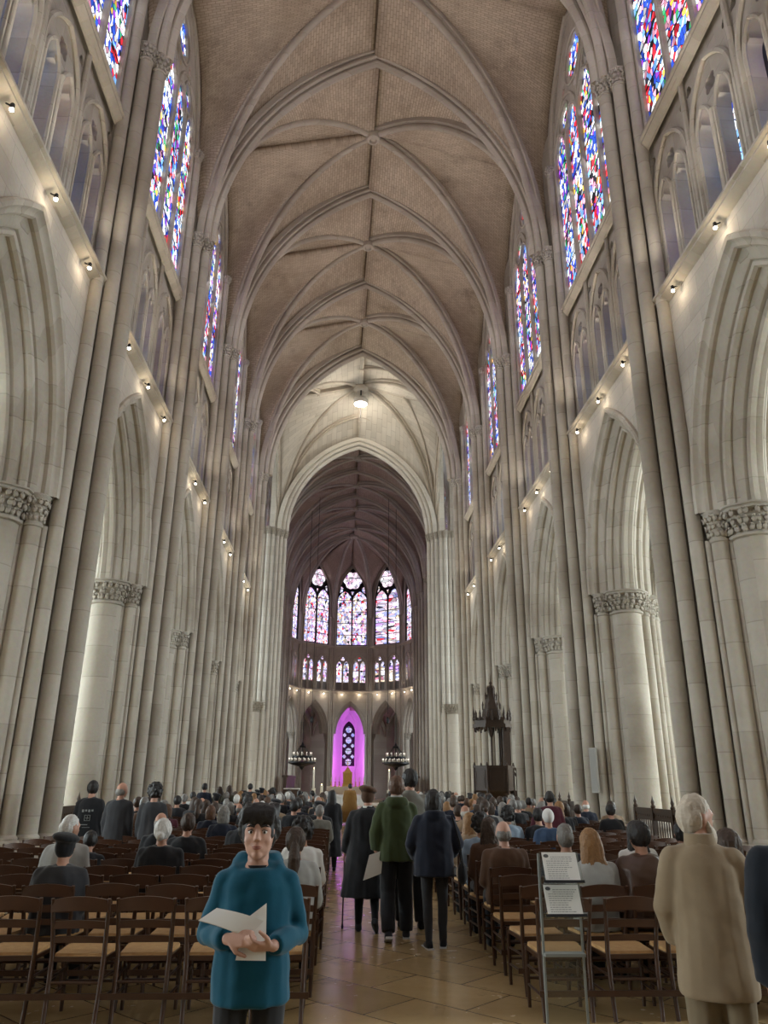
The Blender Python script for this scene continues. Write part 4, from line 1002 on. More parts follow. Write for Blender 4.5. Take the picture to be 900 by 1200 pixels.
def tall_candle(x, y, z0, z1, r, lab):
    c = empty('tall_candle', (x, y, 0), 0, label=lab, cat='candle')
    m = MB(); m.lathe([(.22,0),(.22,.05),(.08,.12),(r*2.0,.3),(r*2.0,z0),(r*2.4,z0+.02),(r*2.4,z0+.06)], 0, 0, 12); m.build('holder', M['wax'], c, smooth=40)
    m = MB(); m.tube([(0,0,z0),(0,0,z1)], r, 10); m.build('candle', M['wax'], c, smooth=50)
    m = MB(); m.lathe([(0,z1),(.03,z1+.05),(.02,z1+.1),(0,z1+.16)], 0, 0, 6); m.build('flame', M['flame'], c, smooth=60)
M['flame'] = emit('flame', (1,.75,.4), 6)
tall_candle(-2.75, 59.5, 1.1, 2.5, .07, 'tallest cream candle, left of the altar')
tall_candle(-2.16, 59.8, .5, 1.35, .11, 'shorter thick cream candle between tall candle and altar')
tall_candle(2.85, 59.5, 1.0, 2.4, .07, 'cream candle right of the altar below the chandelier')
M['bulb'] = emit('chandelier bulb', (1,.92,.8), 1.3)
def chandelier(x, y, lab):
    c = empty('chandelier', (x, y, 3.0), 0, label=lab, cat='chandelier')
    m = MB()
    for z, r in ((.0,1.02),(.42,.72)):
        m.lathe([(r,z-.07),(r+.04,z-.05),(r+.04,z+.05),(r,z+.07),(r-.03,z),(r,z-.07)], 0, 0, 28, cap=False)
    m.build('ring', M['iron'], c, smooth=40)
    m = MB(); m.lathe([(0,-.55),(.12,-.45),(.2,-.3),(.9,-.12),(1.0,0)], 0, 0, 20)
    for i in range(8): a = 2*pi*i/8; m.tube([(1.02*cos(a),1.02*sin(a),.05),(.72*cos(a),.72*sin(a),.42),(.2*cos(a),.2*sin(a),1.15)], .02, 5)
    m.lathe([(.2,1.1),(.26,1.2),(.1,1.3),(.03,1.5)], 0, 0, 10); m.build('frame', M['iron'], c, smooth=40)
    for z, r, n in ((.08,1.02,18),(.5,.72,12)):
        m = MB(); mb = MB()
        for i in range(n): a = 2*pi*i/n; m.tube([(r*cos(a),r*sin(a),z-.02),(r*cos(a),r*sin(a),z+.14)], .022, 6); mb.lathe([(0,z+.13),(.028,z+.17),(.018,z+.23),(0,z+.28)], r*cos(a), r*sin(a), 6)
        m.build('candle_sleeves', M['wax'], c); mb.build('bulbs', M['bulb'], c, smooth=60)
    m = MB(); m.tube([(0,0,1.5),(0,0,21.8)], .022, 5); m.build('cable', M['iron'], c)
chandelier(-3.75, 61, 'two-tier iron crown chandelier hanging left of the altar'); chandelier(3.45, 61, 'two-tier iron crown chandelier hanging right of the altar')
for x, y, zt in ((-3.05, 59, 24.0), (2.7, 59, 24.0)):
    m = MB(); m.tube([(x,y,6.5),(x,y,zt)], .018, 5); m.lathe([(.02,6.3),(.12,6.1),(.1,5.85),(.02,5.8)], x, y, 8); m.build('hanging_lamp', M['iron'], None, label='thin cable with small dark lamp hanging %s of the chapel arch' % ('left' if x < 0 else 'right'), cat='lamp')
for s in (-1, 1):
    st = empty('choir_stalls', (s*4.75, 62.5, 0), 0, label='row of dark wooden choir stalls on the %s side beyond the crossing' % ('left' if s < 0 else 'right'), cat='stalls')
    m = MB(); m.box(-.12,.12,-5,5,0,1.9); 
    for i in range(14): y = -5+10*i/13; m.box(-.55 if s > 0 else -.1, .1 if s > 0 else .55, y-.03, y+.03, 0, 1.15)
    m.box(-.2,.2,-5.1,5.1,1.9,2.05); m.build('back', M['carpetwood'], st); m = MB(); m.box(*((-.55,-.1) if s > 0 else (.1,.55)),-5,5,.4,.46); m.build('seat', M['carpetwood'], st)
t = empty('lectern', (-3.9, 52.5, 0), 0, label='dark lectern with white book cloth left of the candles', cat='lectern')
m = MB(); m.box(-.5,.5,-.3,.3,0,1.15); m.build('stand', M['carpetwood'], t); m = MB(); m.box(-.52,.52,-.34,.3,1.15,1.22); m.build('cloth', M['paper'], t)
# ------------------------------------------------------------------ lamps
M['lamp'] = emit('lamp glass', (1,.93,.78), 30); M['big'] = emit('crossing lamp', (1,.92,.76), 14)
pl = empty('ceiling_lamp', (0, 45.9, 25.9), 0, label='round white lamp glowing under the crossing vault', cat='lamp')
m = MB(); m.lathe([(.46,.0),(.5,.06),(.5,.3),(.3,.5),(.1,.6)], 0, 0, 24); m.build('housing', plain('lamp housing', (.6,.56,.5), .4), pl, smooth=40)
m = MB(); m.lathe([(.0,-.12),(.25,-.09),(.4,-.02),(.44,.02)], 0, 0, 24, cap=False); m.build('lamp_glass', M['big'], pl, smooth=60)
m = MB(); m.tube([(0,0,.6),(0,0,1.2)], .05, 8); m.tube([(0,.3,-.1),(0,.3,-.9)], .02, 5); m.build('stem', M['iron'], pl)
light('POINT', 'crossing_glow', (0, 45.9, 25.5), 350, (1,.9,.75), .3)
hou = MB(); hou.lathe([(.035,0),(.05,.02),(.05,.13),(.03,.16)], 0, 0, 10); hme = hou.mesh('housing', M['iron'], 50)
len_ = MB(); len_.lathe([(0,-.012),(.03,-.006),(.045,.0)], 0, 0, 10, cap=False); len_.ball((0,0,-.02), .05, n=8, m=6); lme = len_.mesh('lens', M['lamp'], 60)
brm = MB(); brm.bar((0,0,.08),(.16,0,.16),.03,.03); bme = brm.mesh('bracket', M['iron'])
sp0 = empty('spotlight', cat='spotlight'); put('housing', hme, sp0, (0,0,0), 0); put('lens', lme, sp0, (0,0,0), 0); put('bracket', bme, sp0, (0,0,0), 0)
sfirst = True
def spot(x, y, z, rz, lab, grp, e=LAMP_W, inx=.12, up=False):
    global sfirst
    o = sp0 if sfirst else dup(sp0); sfirst = False
    o.location = (x, y, z); o.rotation_euler = (0,0,rz); o.scale = (.7,.7,.7); o['label'] = lab; o['group'] = grp
    light('POINT', 'spot_glow', (x-inx*cos(rz), y-inx*sin(rz), z-.06), e, (1,.82,.58), .05)
    if up:
        q = light('SPOT', 'spot_uplight', (x-.16*cos(rz), y-.16*sin(rz), z+.55), UP_W, (1,.91,.78), .08, spot=radians(110)); aim(q, (x-3.2*cos(rz), y-3.2*sin(rz), z+9))
BN = ['nearest','second','third','fourth','fifth']
for s, sd in ((-1,'left'),(1,'right')):
    for k in range(2, 7):
        yc = (PY[k]+PY[k+1])/2
        for q, h in enumerate((-1.8,.1,2.0)):
            spot(s*(XW-.21), yc+h, 11.36, 0 if s > 0 else pi, 'small bright spotlight, %s under the triforium ledge of the %s %s bay' % (ORDN[q], BN[k-2], sd), 'triforium spotlights', LAMP_W, up=True)
LZ2 = LZ-.28; q = 0
for a in (-72, -36, 0, 36, 72):
    for h in (-.9, .9):
        px, py = AC.x+AP*sin(radians(a)), AC.y+AP*cos(radians(a)); u = V((cos(radians(a)), -sin(radians(a)))); inn = V((-sin(radians(a)), -cos(radians(a))))
        x, y = px+u.x*h+inn.x*.22, py+u.y*h+inn.y*.22
        spot(x, y, LZ2, atan2(-inn.y, -inn.x), 'small warm spotlight below the apse triforium, %s from the left' % ORDN[q], 'apse spotlights', LAMP_W*1.6); q += 1
# ------------------------------------------------------------------ people
def xform(mb, Mx):
    mb.v = [tuple(Mx @ V(p)) for p in mb.v]; return mb
def join(a, b): a.add(b.v, b.f); return a
def loft(mb, rings, n=16, e=2.3):
    rows = []
    for (cx, cy, z, rx, ry) in rings:
        row = []
        for i in range(n):
            t = 2*pi*i/n; c, s = cos(t), sin(t)
            row.append(V((cx+rx*math.copysign(abs(c)**(2/e), c), cy+ry*math.copysign(abs(s)**(2/e), s), z)))
        rows.append(row)
    mb.sweep(rows, True)
DG = None
from mathutils import noise as mnoise
def solid(mb, name, mat, vox=.015, it=3, folds=0., hairy=0.):
    me = bpy.data.meshes.new('tmp'); me.from_pydata(mb.v, [], mb.f)
    bm = bmesh.new(); bm.from_mesh(me); bmesh.ops.recalc_face_normals(bm, faces=bm.faces); bm.to_mesh(me); bm.free()
    o = bpy.data.objects.new('tmp', me); COL.objects.link(o)
    r = o.modifiers.new('r', 'REMESH'); r.mode = 'VOXEL'; r.voxel_size = vox
    s = o.modifiers.new('s', 'SMOOTH'); s.factor = .5; s.iterations = it
    dg = bpy.context.evaluated_depsgraph_get(); out = bpy.data.meshes.new_from_object(o.evaluated_get(dg))
    bpy.data.objects.remove(o); bpy.data.meshes.remove(me); out.name = name
    if folds:
        nr = [v.normal.copy() for v in out.vertices]; sd = random.random()*50
        for v, n in zip(out.vertices, nr):
            p = v.co; q = mnoise.noise(V((p.x*13+sd, p.y*13, p.z*4.5)))+.6*mnoise.noise(V((p.x*5+sd, p.y*5, p.z*15+p.x*8)))
            v.co = p+n*(folds*q)
    if hairy:
        nr = [v.normal.copy() for v in out.vertices]; sd = random.random()*50
        for v, n in zip(out.vertices, nr):
            p = v.co; v.co = p+n*(hairy*(mnoise.noise(V((p.x*70+sd, p.y*70, p.z*22)))+.8*mnoise.noise(V((p.x*28, p.y*28+sd, p.z*14)))))
    out.materials.clear(); out.materials.append(mat); out.polygons.foreach_set('use_smooth', [True]*len(out.polygons)); out.update()
    return out
def cloth(name, col, rough=.85, bump=.25, sc=14, sheen=.15, var=.12): return plain(name, col, rough, 0, var, sc, bump, .25, sheen)
for nm, c in dict(black=(.012,.012,.014), charcoal=(.03,.03,.033), ink=(.007,.010,.016), navy=(.010,.013,.025), teal=(.003,.075,.125), green=(.040,.054,.018), beige=(.27,.20,.125), grey=(.17,.165,.14), ltgrey=(.36,.36,.34), white=(.72,.71,.68), brown=(.085,.042,.022), leather=(.075,.034,.018), maroon=(.075,.014,.024), blue=(.04,.07,.13), ltblue=(.25,.32,.40), tan=(.30,.21,.13), gold=(.20,.10,.022), olive=(.055,.05,.03), khaki=(.21,.16,.10)).items():
    M['c_'+nm] = cloth(nm+' cloth', c)
M['c_leather'] = plain('brown leather', (.075,.036,.02), .42, 0, .2, 9, .3)
for nm, c in dict(dark=(.012,.009,.008), brown=(.045,.024,.013), auburn=(.09,.04,.018), blond=(.26,.13,.045), grey=(.20,.19,.175), white=(.62,.60,.56)).items():
    M['h_'+nm] = plain(nm+' hair', c, .55, 0, .35, 60, .5)
M['skin'] = plain('skin', (.47,.25,.17), .5, 0, .08, 8, spec=.35); M['skinpale'] = plain('pale skin', (.56,.33,.25), .5, 0, .08, 8, spec=.35)
M['sole'] = plain('shoe sole', (.55,.54,.52), .6); M['eye'] = plain('eye white', (.7,.68,.65), .3); M['iris'] = plain('dark iris', (.03,.016,.01), .25); M['lip'] = plain('lips', (.36,.13,.10), .45)
def hand(mb, wr, d, palm_n, k=1., curl=.5, thumb_side=1):
    """wr wrist point, d direction of the hand, palm_n the way the palm faces"""
    d = V(d).normalized(); pn = V(palm_n); pn = (pn-d*pn.dot(d)).normalized(); sd = d.cross(pn)*thumb_side; wr = V(wr)
    rows = []
    for t, w, th in ((-.01,.026,.02),(.02,.034,.018),(.055,.042,.016),(.085,.042,.013)):
        c = wr+d*t*k; rows.append([c+sd*(w*k*cos(a))+pn*(th*k*sin(a)) for a in [2*pi*i/10 for i in range(10)]])
    mb.sweep(rows, True)
    for i, (off, ln) in enumerate(((.033,.068),(.011,.078),(-.011,.073),(-.032,.056))):
        b = wr+d*.08*k+sd*off*k; a1 = curl*.5; a2 = curl*1.25; a3 = curl*1.7; p = [b-d*.02*k, b]
        for a, f in ((a1,.45),(a2,.32),(a3,.25)): p.append(p[-1]+(d*cos(a)+pn*sin(a)).normalized()*ln*f*k)
        mb.tube(p, [.0105*k,.0105*k,.0098*k,.009*k,.0078*k], 7)
    b = wr+d*.025*k+sd*.03*k; q = (d*.55+sd*.75+pn*.35).normalized(); q2 = (d*.85+sd*.25+pn*.55).normalized()
    mb.tube([b-q*.01*k, b+q*.035*k, b+q*.035*k+q2*.032*k, b+q*.035*k+q2*.057*k], [.014*k,.0125*k,.0108*k,.009*k], 7)
def head_parts(k, hairst, face=False, beard=False):
    """head mesh and hair mesh about the head centre (facing +y)"""
    h = MB(); h.ball((0,0,.010*k), .079*k, .096*k, .108*k, 16, 12); h.ball((0,.026*k,-.050*k), .060*k, .064*k, .060*k, 12, 8); h.ball((0,.068*k,-.088*k), .026*k, .022*k, .02*k)
    h.tube([(0,.086*k,.022*k),(0,.103*k,-.012*k),(0,.108*k,-.026*k)], [.008*k,.011*k,.0135*k], 8)
    for s in (-1, 1):
        h.ball((s*.077*k,-.008*k,-.006*k), .010*k, .022*k, .032*k, 8, 6); h.ball((s*.030*k,.078*k,.024*k), .026*k, .018*k, .010*k, 8, 6); h.ball((s*.038*k,.058*k,-.030*k), .024*k, .022*k, .026*k, 8, 6); h.ball((s*.011*k,.100*k,-.028*k), .0085*k, .008*k, .007*k, 6, 5)
    h.ball((0,.088*k,-.058*k), .022*k, .012*k, .013*k, 8, 6)
    r = MB()
    if hairst in ('short','bun','pony','long','fringe'): r.ball((0,-.014*k,.020*k), .090*k, .104*k, .113*k, 16, 12)
    if hairst == 'fringe':
        for i in range(11):
            x = -.068+.0136*i; e = .034+.013*((i*7) % 3)-.12*abs(x+.01)
            r.tube([(x*k*.7,.055*k,.108*k),(x*k*.95,.082*k,.088*k),((x+.010)*k,.094*k,e*k)], [.016*k,.0155*k,.006*k], 6)
        for s in (-1, 1): r.tube([(s*.078*k,.025*k,.06*k),(s*.084*k,.018*k,.01*k),(s*.082*k,.012*k,-.028*k)], [.02*k,.015*k,.006*k], 6)
        rr = random.Random(9)
        for i in range(34): a = rr.uniform(0, pi*2); r.ball((.07*cos(a)*k, (-.01+.075*sin(a))*k, (.075+rr.uniform(0,.035))*k), .024*k, n=6, m=5)
    if hairst == 'thin':
        r.ball((0,-.034*k,.0), .080*k, .083*k, .098*k, 14, 10); r.ball((0,-.006*k,.038*k), .079*k, .088*k, .096*k, 14, 10)
    if hairst == 'ring': 
        r.ball((0,-.032*k,-.02*k), .083*k, .078*k, .07*k, 14, 10)
    if hairst == 'bun': r.ball((0,-.115*k,-.04*k), .045*k, .04*k, .045*k, 10, 8)
    if hairst == 'pony': r.ball((0,-.11*k,-.02*k), .035*k); r.tube([(0,-.11*k,-.03*k),(0,-.135*k,-.12*k),(0,-.125*k,-.25*k),(0,-.12*k,-.34*k)], [.04*k,.055*k,.048*k,.02*k], 10)
    if hairst == 'long':
        loft(r, [(0,-.03*k,.09*k,.07*k,.07*k),(0,-.035*k,.0,.096*k,.085*k),(0,-.05*k,-.1*k,.108*k,.075*k),(0,-.075*k,-.2*k,.125*k,.062*k),(0,-.085*k,-.33*k,.12*k,.05*k),(0,-.085*k,-.42*k,.07*k,.03*k)], 14)
    if hairst == 'bob': r.ball((0,-.015*k,.018*k), .092*k, .108*k, .122*k, 16, 12); loft(r, [(0,-.03*k,.05*k,.095*k,.085*k),(0,-.03*k,-.06*k,.1*k,.085*k),(0,-.03*k,-.125*k,.088*k,.075*k)], 14)
    if hairst == 'curly':
        rr = random.Random(5); r.ball((0,-.015*k,.03*k), .105*k, .115*k, .13*k, 14, 10)
        for i in range(46):
            a = rr.uniform(0,2*pi); z = rr.uniform(-.7,1); q = sqrt(1-z*z); y = -.02+.11*q*sin(a)
            if y > .06 and z < .45: continue
            r.ball((.105*q*cos(a)*k, y*k, (.03+.125*z)*k), .026*k, n=6, m=5)
    if hairst == 'beret': r.ball((0,-.012*k,.01*k), .087*k, .10*k, .105*k, 14, 10); r.ball((.0,-.02*k,.085*k), .122*k, .13*k, .048*k, 16, 8, Matrix.Rotation(.18, 3, 'Y')); r.lathe([(.088*k,.05*k),(.092*k,.075*k),(.09*k,.09*k)], 0, -.008*k, 14)
    if hairst == 'cap': r.ball((0,-.012*k,.03*k), .09*k, .106*k, .112*k, 16, 12)
    b = MB()
    if beard: 
        b.ball((0,.068*k,-.098*k), .058*k, .055*k, .07*k, 12, 8); b.ball((0,.092*k,-.048*k), .03*k, .014*k, .012*k)
        for s in (-1, 1): b.tube([(s*.068*k,.012*k,-.01*k),(s*.062*k,.035*k,-.06*k),(s*.03*k,.07*k,-.1*k)], [.014*k,.022*k,.026*k], 8)
    return h, r, b
def make_person(P, pname='person'):
    """P: dict(h, sit, hair, hairm, skin, top(m, hem, flare, infl), bottom(m), arms, lean, turn, nod, heading, loc, label, group, vox)"""
    k = P.get('h', 1.7)/1.7; sit = P.get('sit'); vox = P.get('vox', .014)
    dz = -.39 if sit else 0; lean = P.get('lean', 0.)
    def T(x, y, z): return V((x*k, (y+lean*max(0, z-.9)+ (0 if not sit else .17))*k, (z+dz)*k))
    def R(z, rx, ry, cy=0, e=0): q = T(0, cy, z); return (q.x, q.y, q.z, rx*k+e, ry*k+e)
    fat = P.get('fat', 1.)
    body = MB(); TOR = [(.86,.16,.115),(.95,.165,.12),(1.05,.142,.105),(1.15,.142,.105),(1.27,.165,.118),(1.33,.166,.108),(1.375,.142,.092),(1.41,.10,.076),(1.44,.066,.064)]
    loft(body, [R(z, rx*fat, ry*fat) for z, rx, ry in TOR])
    hs = P.get('head', 1.06); hc = T(0, .035, 1.585); body.tube([T(0,0,1.38), T(0,.008,1.45), hc-V((0,.015*k,.05*k))], [.066*k,.056*k,.054*k], 12)
    hd, hr, bd = head_parts(k*hs, P['hair'], P.get('face'), P.get('beard'))
    HM = Matrix.Translation(hc) @ Matrix.Rotation(P.get('turn', 0), 4, 'Z') @ Matrix.Rotation(P.get('nod', 0), 4, 'X')
    for q in (hd, hr, bd): xform(q, HM)
    join(body, hd)
    # legs
    legs = P.get('legs')
    if legs is None:
        if sit: legs = [[(-.095,.0,.93),(-.12,.40,.92),(-.115,.42,.47)], [(.095,.0,.93),(.12,.40,.92),(.115,.42,.47)]]
        else: legs = [[(-.09,0,.9),(-.095,.01,.48),(-.095,-.02,.08)], [(.09,0,.9),(.095,.01,.48),(.095,-.02,.08)]]
    LG = [[T(*p) for p in l] for l in legs]
    for l in LG: 
        body.tube(l, [.074*k,.048*k,.032*k], 12); body.ball(l[1], .048*k)
    arms = P.get('arms')
    if arms is None:
        if sit: arms = [[(-.185,0,1.375),(-.225,.02,1.10),(-.12,.25,1.02)], [(.185,0,1.375),(.225,.02,1.10),(.12,.25,1.02)]]
        else: arms = [[(-.185,0,1.375),(-.225,-.02,1.09),(-.215,.05,.86)], [(.185,0,1.375),(.225,-.02,1.09),(.215,.05,.86)]]
    AR_ = [[T(p[0]*((.88 if j == 0 else .93)*min(fat, 1.12)), p[1], p[2]-(.02 if j == 0 else 0)) for j, p in enumerate(a)] if not P.get('rawarms') else [T(*p) for p in a] for a in arms]
    for i, a in enumerate(AR_):
        body.tube(a, [.05*k,.041*k,.028*k], 10); body.ball(a[1], .041*k); body.ball(a[0], .055*k)
        d = (a[2]-a[1]).normalized(); hn = P.get('palms', [(1,0,0),(-1,0,0)])[i]; hd_ = P.get('hdir', [None, None])[i]
        hand(body, a[2], hd_ if hd_ else d, hn, k*1.0, P.get('curl', .7), (-1 if i == 0 else 1)*P.get('tside', (1, 1))[i])
    for i, l in enumerate(LG):
        fd = V(P.get('feet', [(0,1,0),(0,1,0)])[i]).normalized(); an = l[2]; body.tube([an-fd*.03*k-V((0,0,.035*k)), an+fd*.07*k-V((0,0,.045*k)), an+fd*.15*k-V((0,0,.055*k))], [.036*k,.038*k,.024*k], 8); body.tube([l[2], an-V((0,0,.04*k))], [.04*k,.036*k], 8)
    o = bpy.data.objects.new(pname, solid(body, 'body', M[P.get('skin','skin')], min(vox, P.get('bvox', .012)), 2)); COL.objects.link(o)
    o.location = P['loc']; o.rotation_euler = (0,0,P.get('heading', 0))
    tag(o, P.get('label'), 'person', P.get('group'))
    def child(name, mb, mat, vx=None, it=3, folds=0., hairy=0.):
        if not mb.v: return None
        c = bpy.data.objects.new(name, solid(mb, name, mat, vx or vox, it, folds, hairy)); COL.objects.link(c); c.parent = o; return c
    child('hair' if P['hair'] not in ('beret','cap') else P['hair'], hr, M[P['hairm']], .008 if vox < .016 else .013, 2, hairy=.006*k if P['hair'] not in ('beret','cap') else 0)
    if P.get('beard'): child('beard', bd, M[P['hairm']], .009, 1)
    # top garment
    tp = P['top']; e = tp.get('infl', .025)*k; hem = tp['hem']; fl = tp.get('flare', 0)
    m = MB(); rings = []
    zz = [z for z, _, _ in TOR if z > hem]
    if sit and hem < .86: hem = .86
    zs = sorted(set([hem]+([.86] if hem < .86 else [])+[round(hem+(.86-hem)*t, 3) for t in (.35,.7)] + zz)) if hem < .86 else sorted(set([hem]+zz))
    def rad(z):
        for (z0, a0, b0), (z1, a1, b1) in zip(TOR, TOR[1:]):
            if z0 <= z <= z1: t = (z-z0)/(z1-z0); return a0+(a1-a0)*t, b0+(b1-b0)*t
        return (TOR[0][1], TOR[0][2]) if z < TOR[0][0] else (TOR[-1][1], TOR[-1][2])
    for z in zs:
        if z > tp.get('ztop', 9): continue
        rx, ry = rad(z); bx = fl*max(0, 1.1-z)/.6; str_ = tp.get('straight', .0)
        if z < 1.27: rx = rx*(1-str_)+.172*str_; ry = ry*(1-str_)+.13*str_
        rings.append(R(z, (rx+bx)*fat, (ry+bx)*fat, 0, e))
    loft(m, rings)
    for i, a in enumerate(AR_):
        w = tp.get('sleeve', .018)*k; end = a[1].lerp(a[2], .93)
        m.tube([a[0]+V((0.0,0,.0)), a[0].lerp(a[1], .5), a[1], a[1].lerp(a[2], .5), end], [.050*k+w*.9,.048*k+w,.043*k+w,.040*k+w,.035*k+w], 12); m.ball(a[1], .043*k+w); m.ball(a[0], .052*k+w*.8)
        m.tube([T(0,-.005,1.40), a[0]+V((0,0,.004*k))], [.066*k,.050*k+w*.6], 12)
    if tp.get('collar'): m.lathe([(.07*k,0),(.082*k,.005),(.078*k,.05*k),(.066*k,.05*k)], 0, 0, 14) if False else m.tube([T(.0,-.0,1.42), T(0,.0,1.475)], [.088*k,.076*k], 14)
    if tp.get('hood'):
        loft(m, [R(1.375,.10,.05,-.105), R(1.41,.135,.08,-.085), R(1.45,.135,.085,-.07), R(1.485,.11,.07,-.07)])
        for s in (-1, 1): m.tube([T(s*.115,-.06,1.44), T(s*.115,.03,1.41), T(s*.045,.108,1.345)], [.03*k,.026*k,.018*k], 8)
    child(tp.get('name','coat'), m, tp['m'], tp.get('vox'), folds=tp.get('folds', .011)*k)
    # bottoms
    bt = P['bottom']; m = MB(); w = max(.006, bt.get('w', .018))*k
    loft(m, [R(z, rx*fat, ry*fat, 0, .012*k) for z, rx, ry in TOR if z < (.90 if hem < .84 else 1.0)]+([R(.93,.13,.09)] if hem < .84 else []))
    for l in LG:
        m.tube([l[0], l[0].lerp(l[1], .5), l[1], l[1].lerp(l[2], .4), l[1].lerp(l[2], 1.02)], [.080*k+w,.070*k+w,.055*k+w,.053*k+w*1.1,.036*k+w*1.35], 12); m.ball(l[1], .055*k+w)
    child('trousers', m, bt['m'], bt.get('vox'), folds=.006*k)
    m = MB(); so = MB()
    for i, l in enumerate(LG):
        if vox < .02: m = MB()
        fd = V(P.get('feet', [(0,1,0),(0,1,0)])[i]).normalized(); sdv = V((fd.y, -fd.x, 0)).normalized() if abs(fd.z) < .95 else V((1,0,0)); up = sdv.cross(fd); an = l[2]
        c = an-up*.045*k
        m.tube([c-fd*.055*k, c, c+fd*.08*k-up*.008*k, c+fd*.165*k-up*.018*k], [.038*k,.046*k,.042*k,.026*k], 12); m.tube([c, an+up*.01*k], [.044*k,.044*k], 10)
        if vox < .02 or i == 1: child('shoe' if vox < .02 else 'shoes', m, P.get('shoem') or M['c_black'], .011)
        if P.get('soles'):
            for t0, t1 in ((-.085,.19),): so.bar(c-up*.034*k+fd*t0*k, c-up*.036*k+fd*t1*k, .078*k, .024*k, up)
    if P.get('soles'): so.build('shoe_soles', M['sole'], o)
    return o, T, HM, k
def bottoms(n='black', w=.018): return dict(m=M['c_'+n], w=w)
def sheet(name, pts, parent=None, mat=None, th=.0025, bend=0, **kw):
    """thin paper: corners a,b,c,d, with a slight bow"""
    a, b, c, d = [V(p) for p in pts]; nrm = (b-a).cross(d-a).normalized(); m = MB(); n = 8; top = []; 
    g = [[(a.lerp(b, i/n)).lerp(d.lerp(c, i/n), j/n)+nrm*bend*sin(pi*i/n) for i in range(n+1)] for j in range(n+1)]
    vs = [p for r in g for p in r]+[p+nrm*th for r in g for p in r]; N1 = (n+1)*(n+1); fs = []
    for j in range(n):
        for i in range(n):
            q = j*(n+1)+i; fs += [(q, q+1, q+n+2, q+n+1), (N1+q, N1+q+n+1, N1+q+n+2, N1+q+1)]
    ed = [i for i in range(n+1)]+[j*(n+1)+n for j in range(1, n+1)]+[n*(n+1)+i for i in range(n-1, -1, -1)]+[j*(n+1) for j in range(n-1, 0, -1)]
    fs += [(ed[i], ed[(i+1) % len(ed)], N1+ed[(i+1) % len(ed)], N1+ed[i]) for i in range(len(ed))]
    m.add(vs, fs); return m.build(name, mat or M['paper'], parent, smooth=60, **kw)

# --- the boy in the teal hoodie, facing us
BX, BY = -1.055, 3.95
boy, T, HM, k = make_person(dict(h=1.52, hair='fringe', hairm='h_dark', skin='skinpale', face=True, loc=(BX, BY, 0), heading=pi+.06, turn=-.05, nod=.02, vox=.011, bvox=.006, curl=.75,
    head=1.16, rawarms=True, arms=[[(-.160,0,1.35),(-.225,-.035,1.10),(-.10,.225,1.085)], [(.160,0,1.35),(.235,-.035,1.10),(.115,.205,1.115)]],
    hdir=[(.85,.35,.05),(-.9,.35,.1)], palms=[(.1,-.55,.8),(.1,-.8,-.4)], tside=(1,-1),
    top=dict(name='hoodie', m=M['c_teal'], hem=.80, flare=.025, infl=.02, straight=.8, hood=True, sleeve=.016, folds=.009, ztop=1.415), bottom=bottoms('charcoal', .012),
    label='boy in teal hoodie holding white papers, facing the viewer', ))
kf = k; k = k*1.16
for s in (-1, 1):
    m = MB(); p = HM @ V((s*.030*k,.0835*k,.006*k)); m.ball(p, .0125*k, .010*k, .0085*k, 12, 8); m.m = 1; m.ball(p+V((0,.006*k,0)), .0062*k, .0055*k, .0062*k, 10, 8); m.build('eye', [M['eye'], M['iris']], boy, smooth=60)
    m = MB(); m.tube([HM @ V((s*.014*k,.094*k,.028*k)), HM @ V((s*.032*k,.094*k,.034*k)), HM @ V((s*.052*k,.080*k,.027*k))], [.004*k,.005*k,.0025*k], 6); m.build('eyebrow', M['h_dark'], boy, smooth=60)
    m = MB(); m.tube([HM @ V((s*.018*k,.0935*k,.013*k)), HM @ V((s*.030*k,.0955*k,.0165*k)), HM @ V((s*.043*k,.0885*k,.011*k))], .0018*k, 5); m.build('eyelash', M['h_dark'], boy)
m = MB(); m.tube([HM @ V((-.022*k,.090*k,-.056*k)), HM @ V((-.008*k,.1005*k,-.053*k)), HM @ V((.008*k,.1005*k,-.053*k)), HM @ V((.022*k,.090*k,-.055*k))], [.0015*k,.0045*k,.0045*k,.0015*k], 6); m.tube([HM @ V((-.018*k,.092*k,-.061*k)), HM @ V((0,.1005*k,-.0635*k)), HM @ V((.018*k,.092*k,-.061*k))], [.0015*k,.0055*k,.0015*k], 6); m.build('mouth', M['lip'], boy, smooth=60)
k = kf
m = MB(); loft(m, [(*(T(0,.02,1.395)[:3]), .07*k, .06*k), (*(T(0,.02,1.43)[:3]), .062*k, .055*k)], 14); m.build('undershirt', M['c_black'], boy, smooth=60)
def bl(p): return boy.matrix_world @ V(p) if False else Matrix.Translation((BX,BY,0)) @ Matrix.Rotation(pi+.06, 4, 'Z') @ V(p)
sheet('paper_sheets', [bl(p) for p in ((.235,.215,1.075),(.02,.185,1.00),(-.045,.185,1.065),(.165,.165,1.115))], bend=.012, label='folded white papers held flat in the teal-hoodie boy\'s hands', cat='paper', th=.006)
sheet('paper_sheet', [bl(p) for p in ((-.065,.20,.915),(.065,.205,.92),(.03,.172,1.075),(-.055,.168,1.135))], bend=-.006, label='single white sheet upright behind the boy\'s fingers', cat='paper')
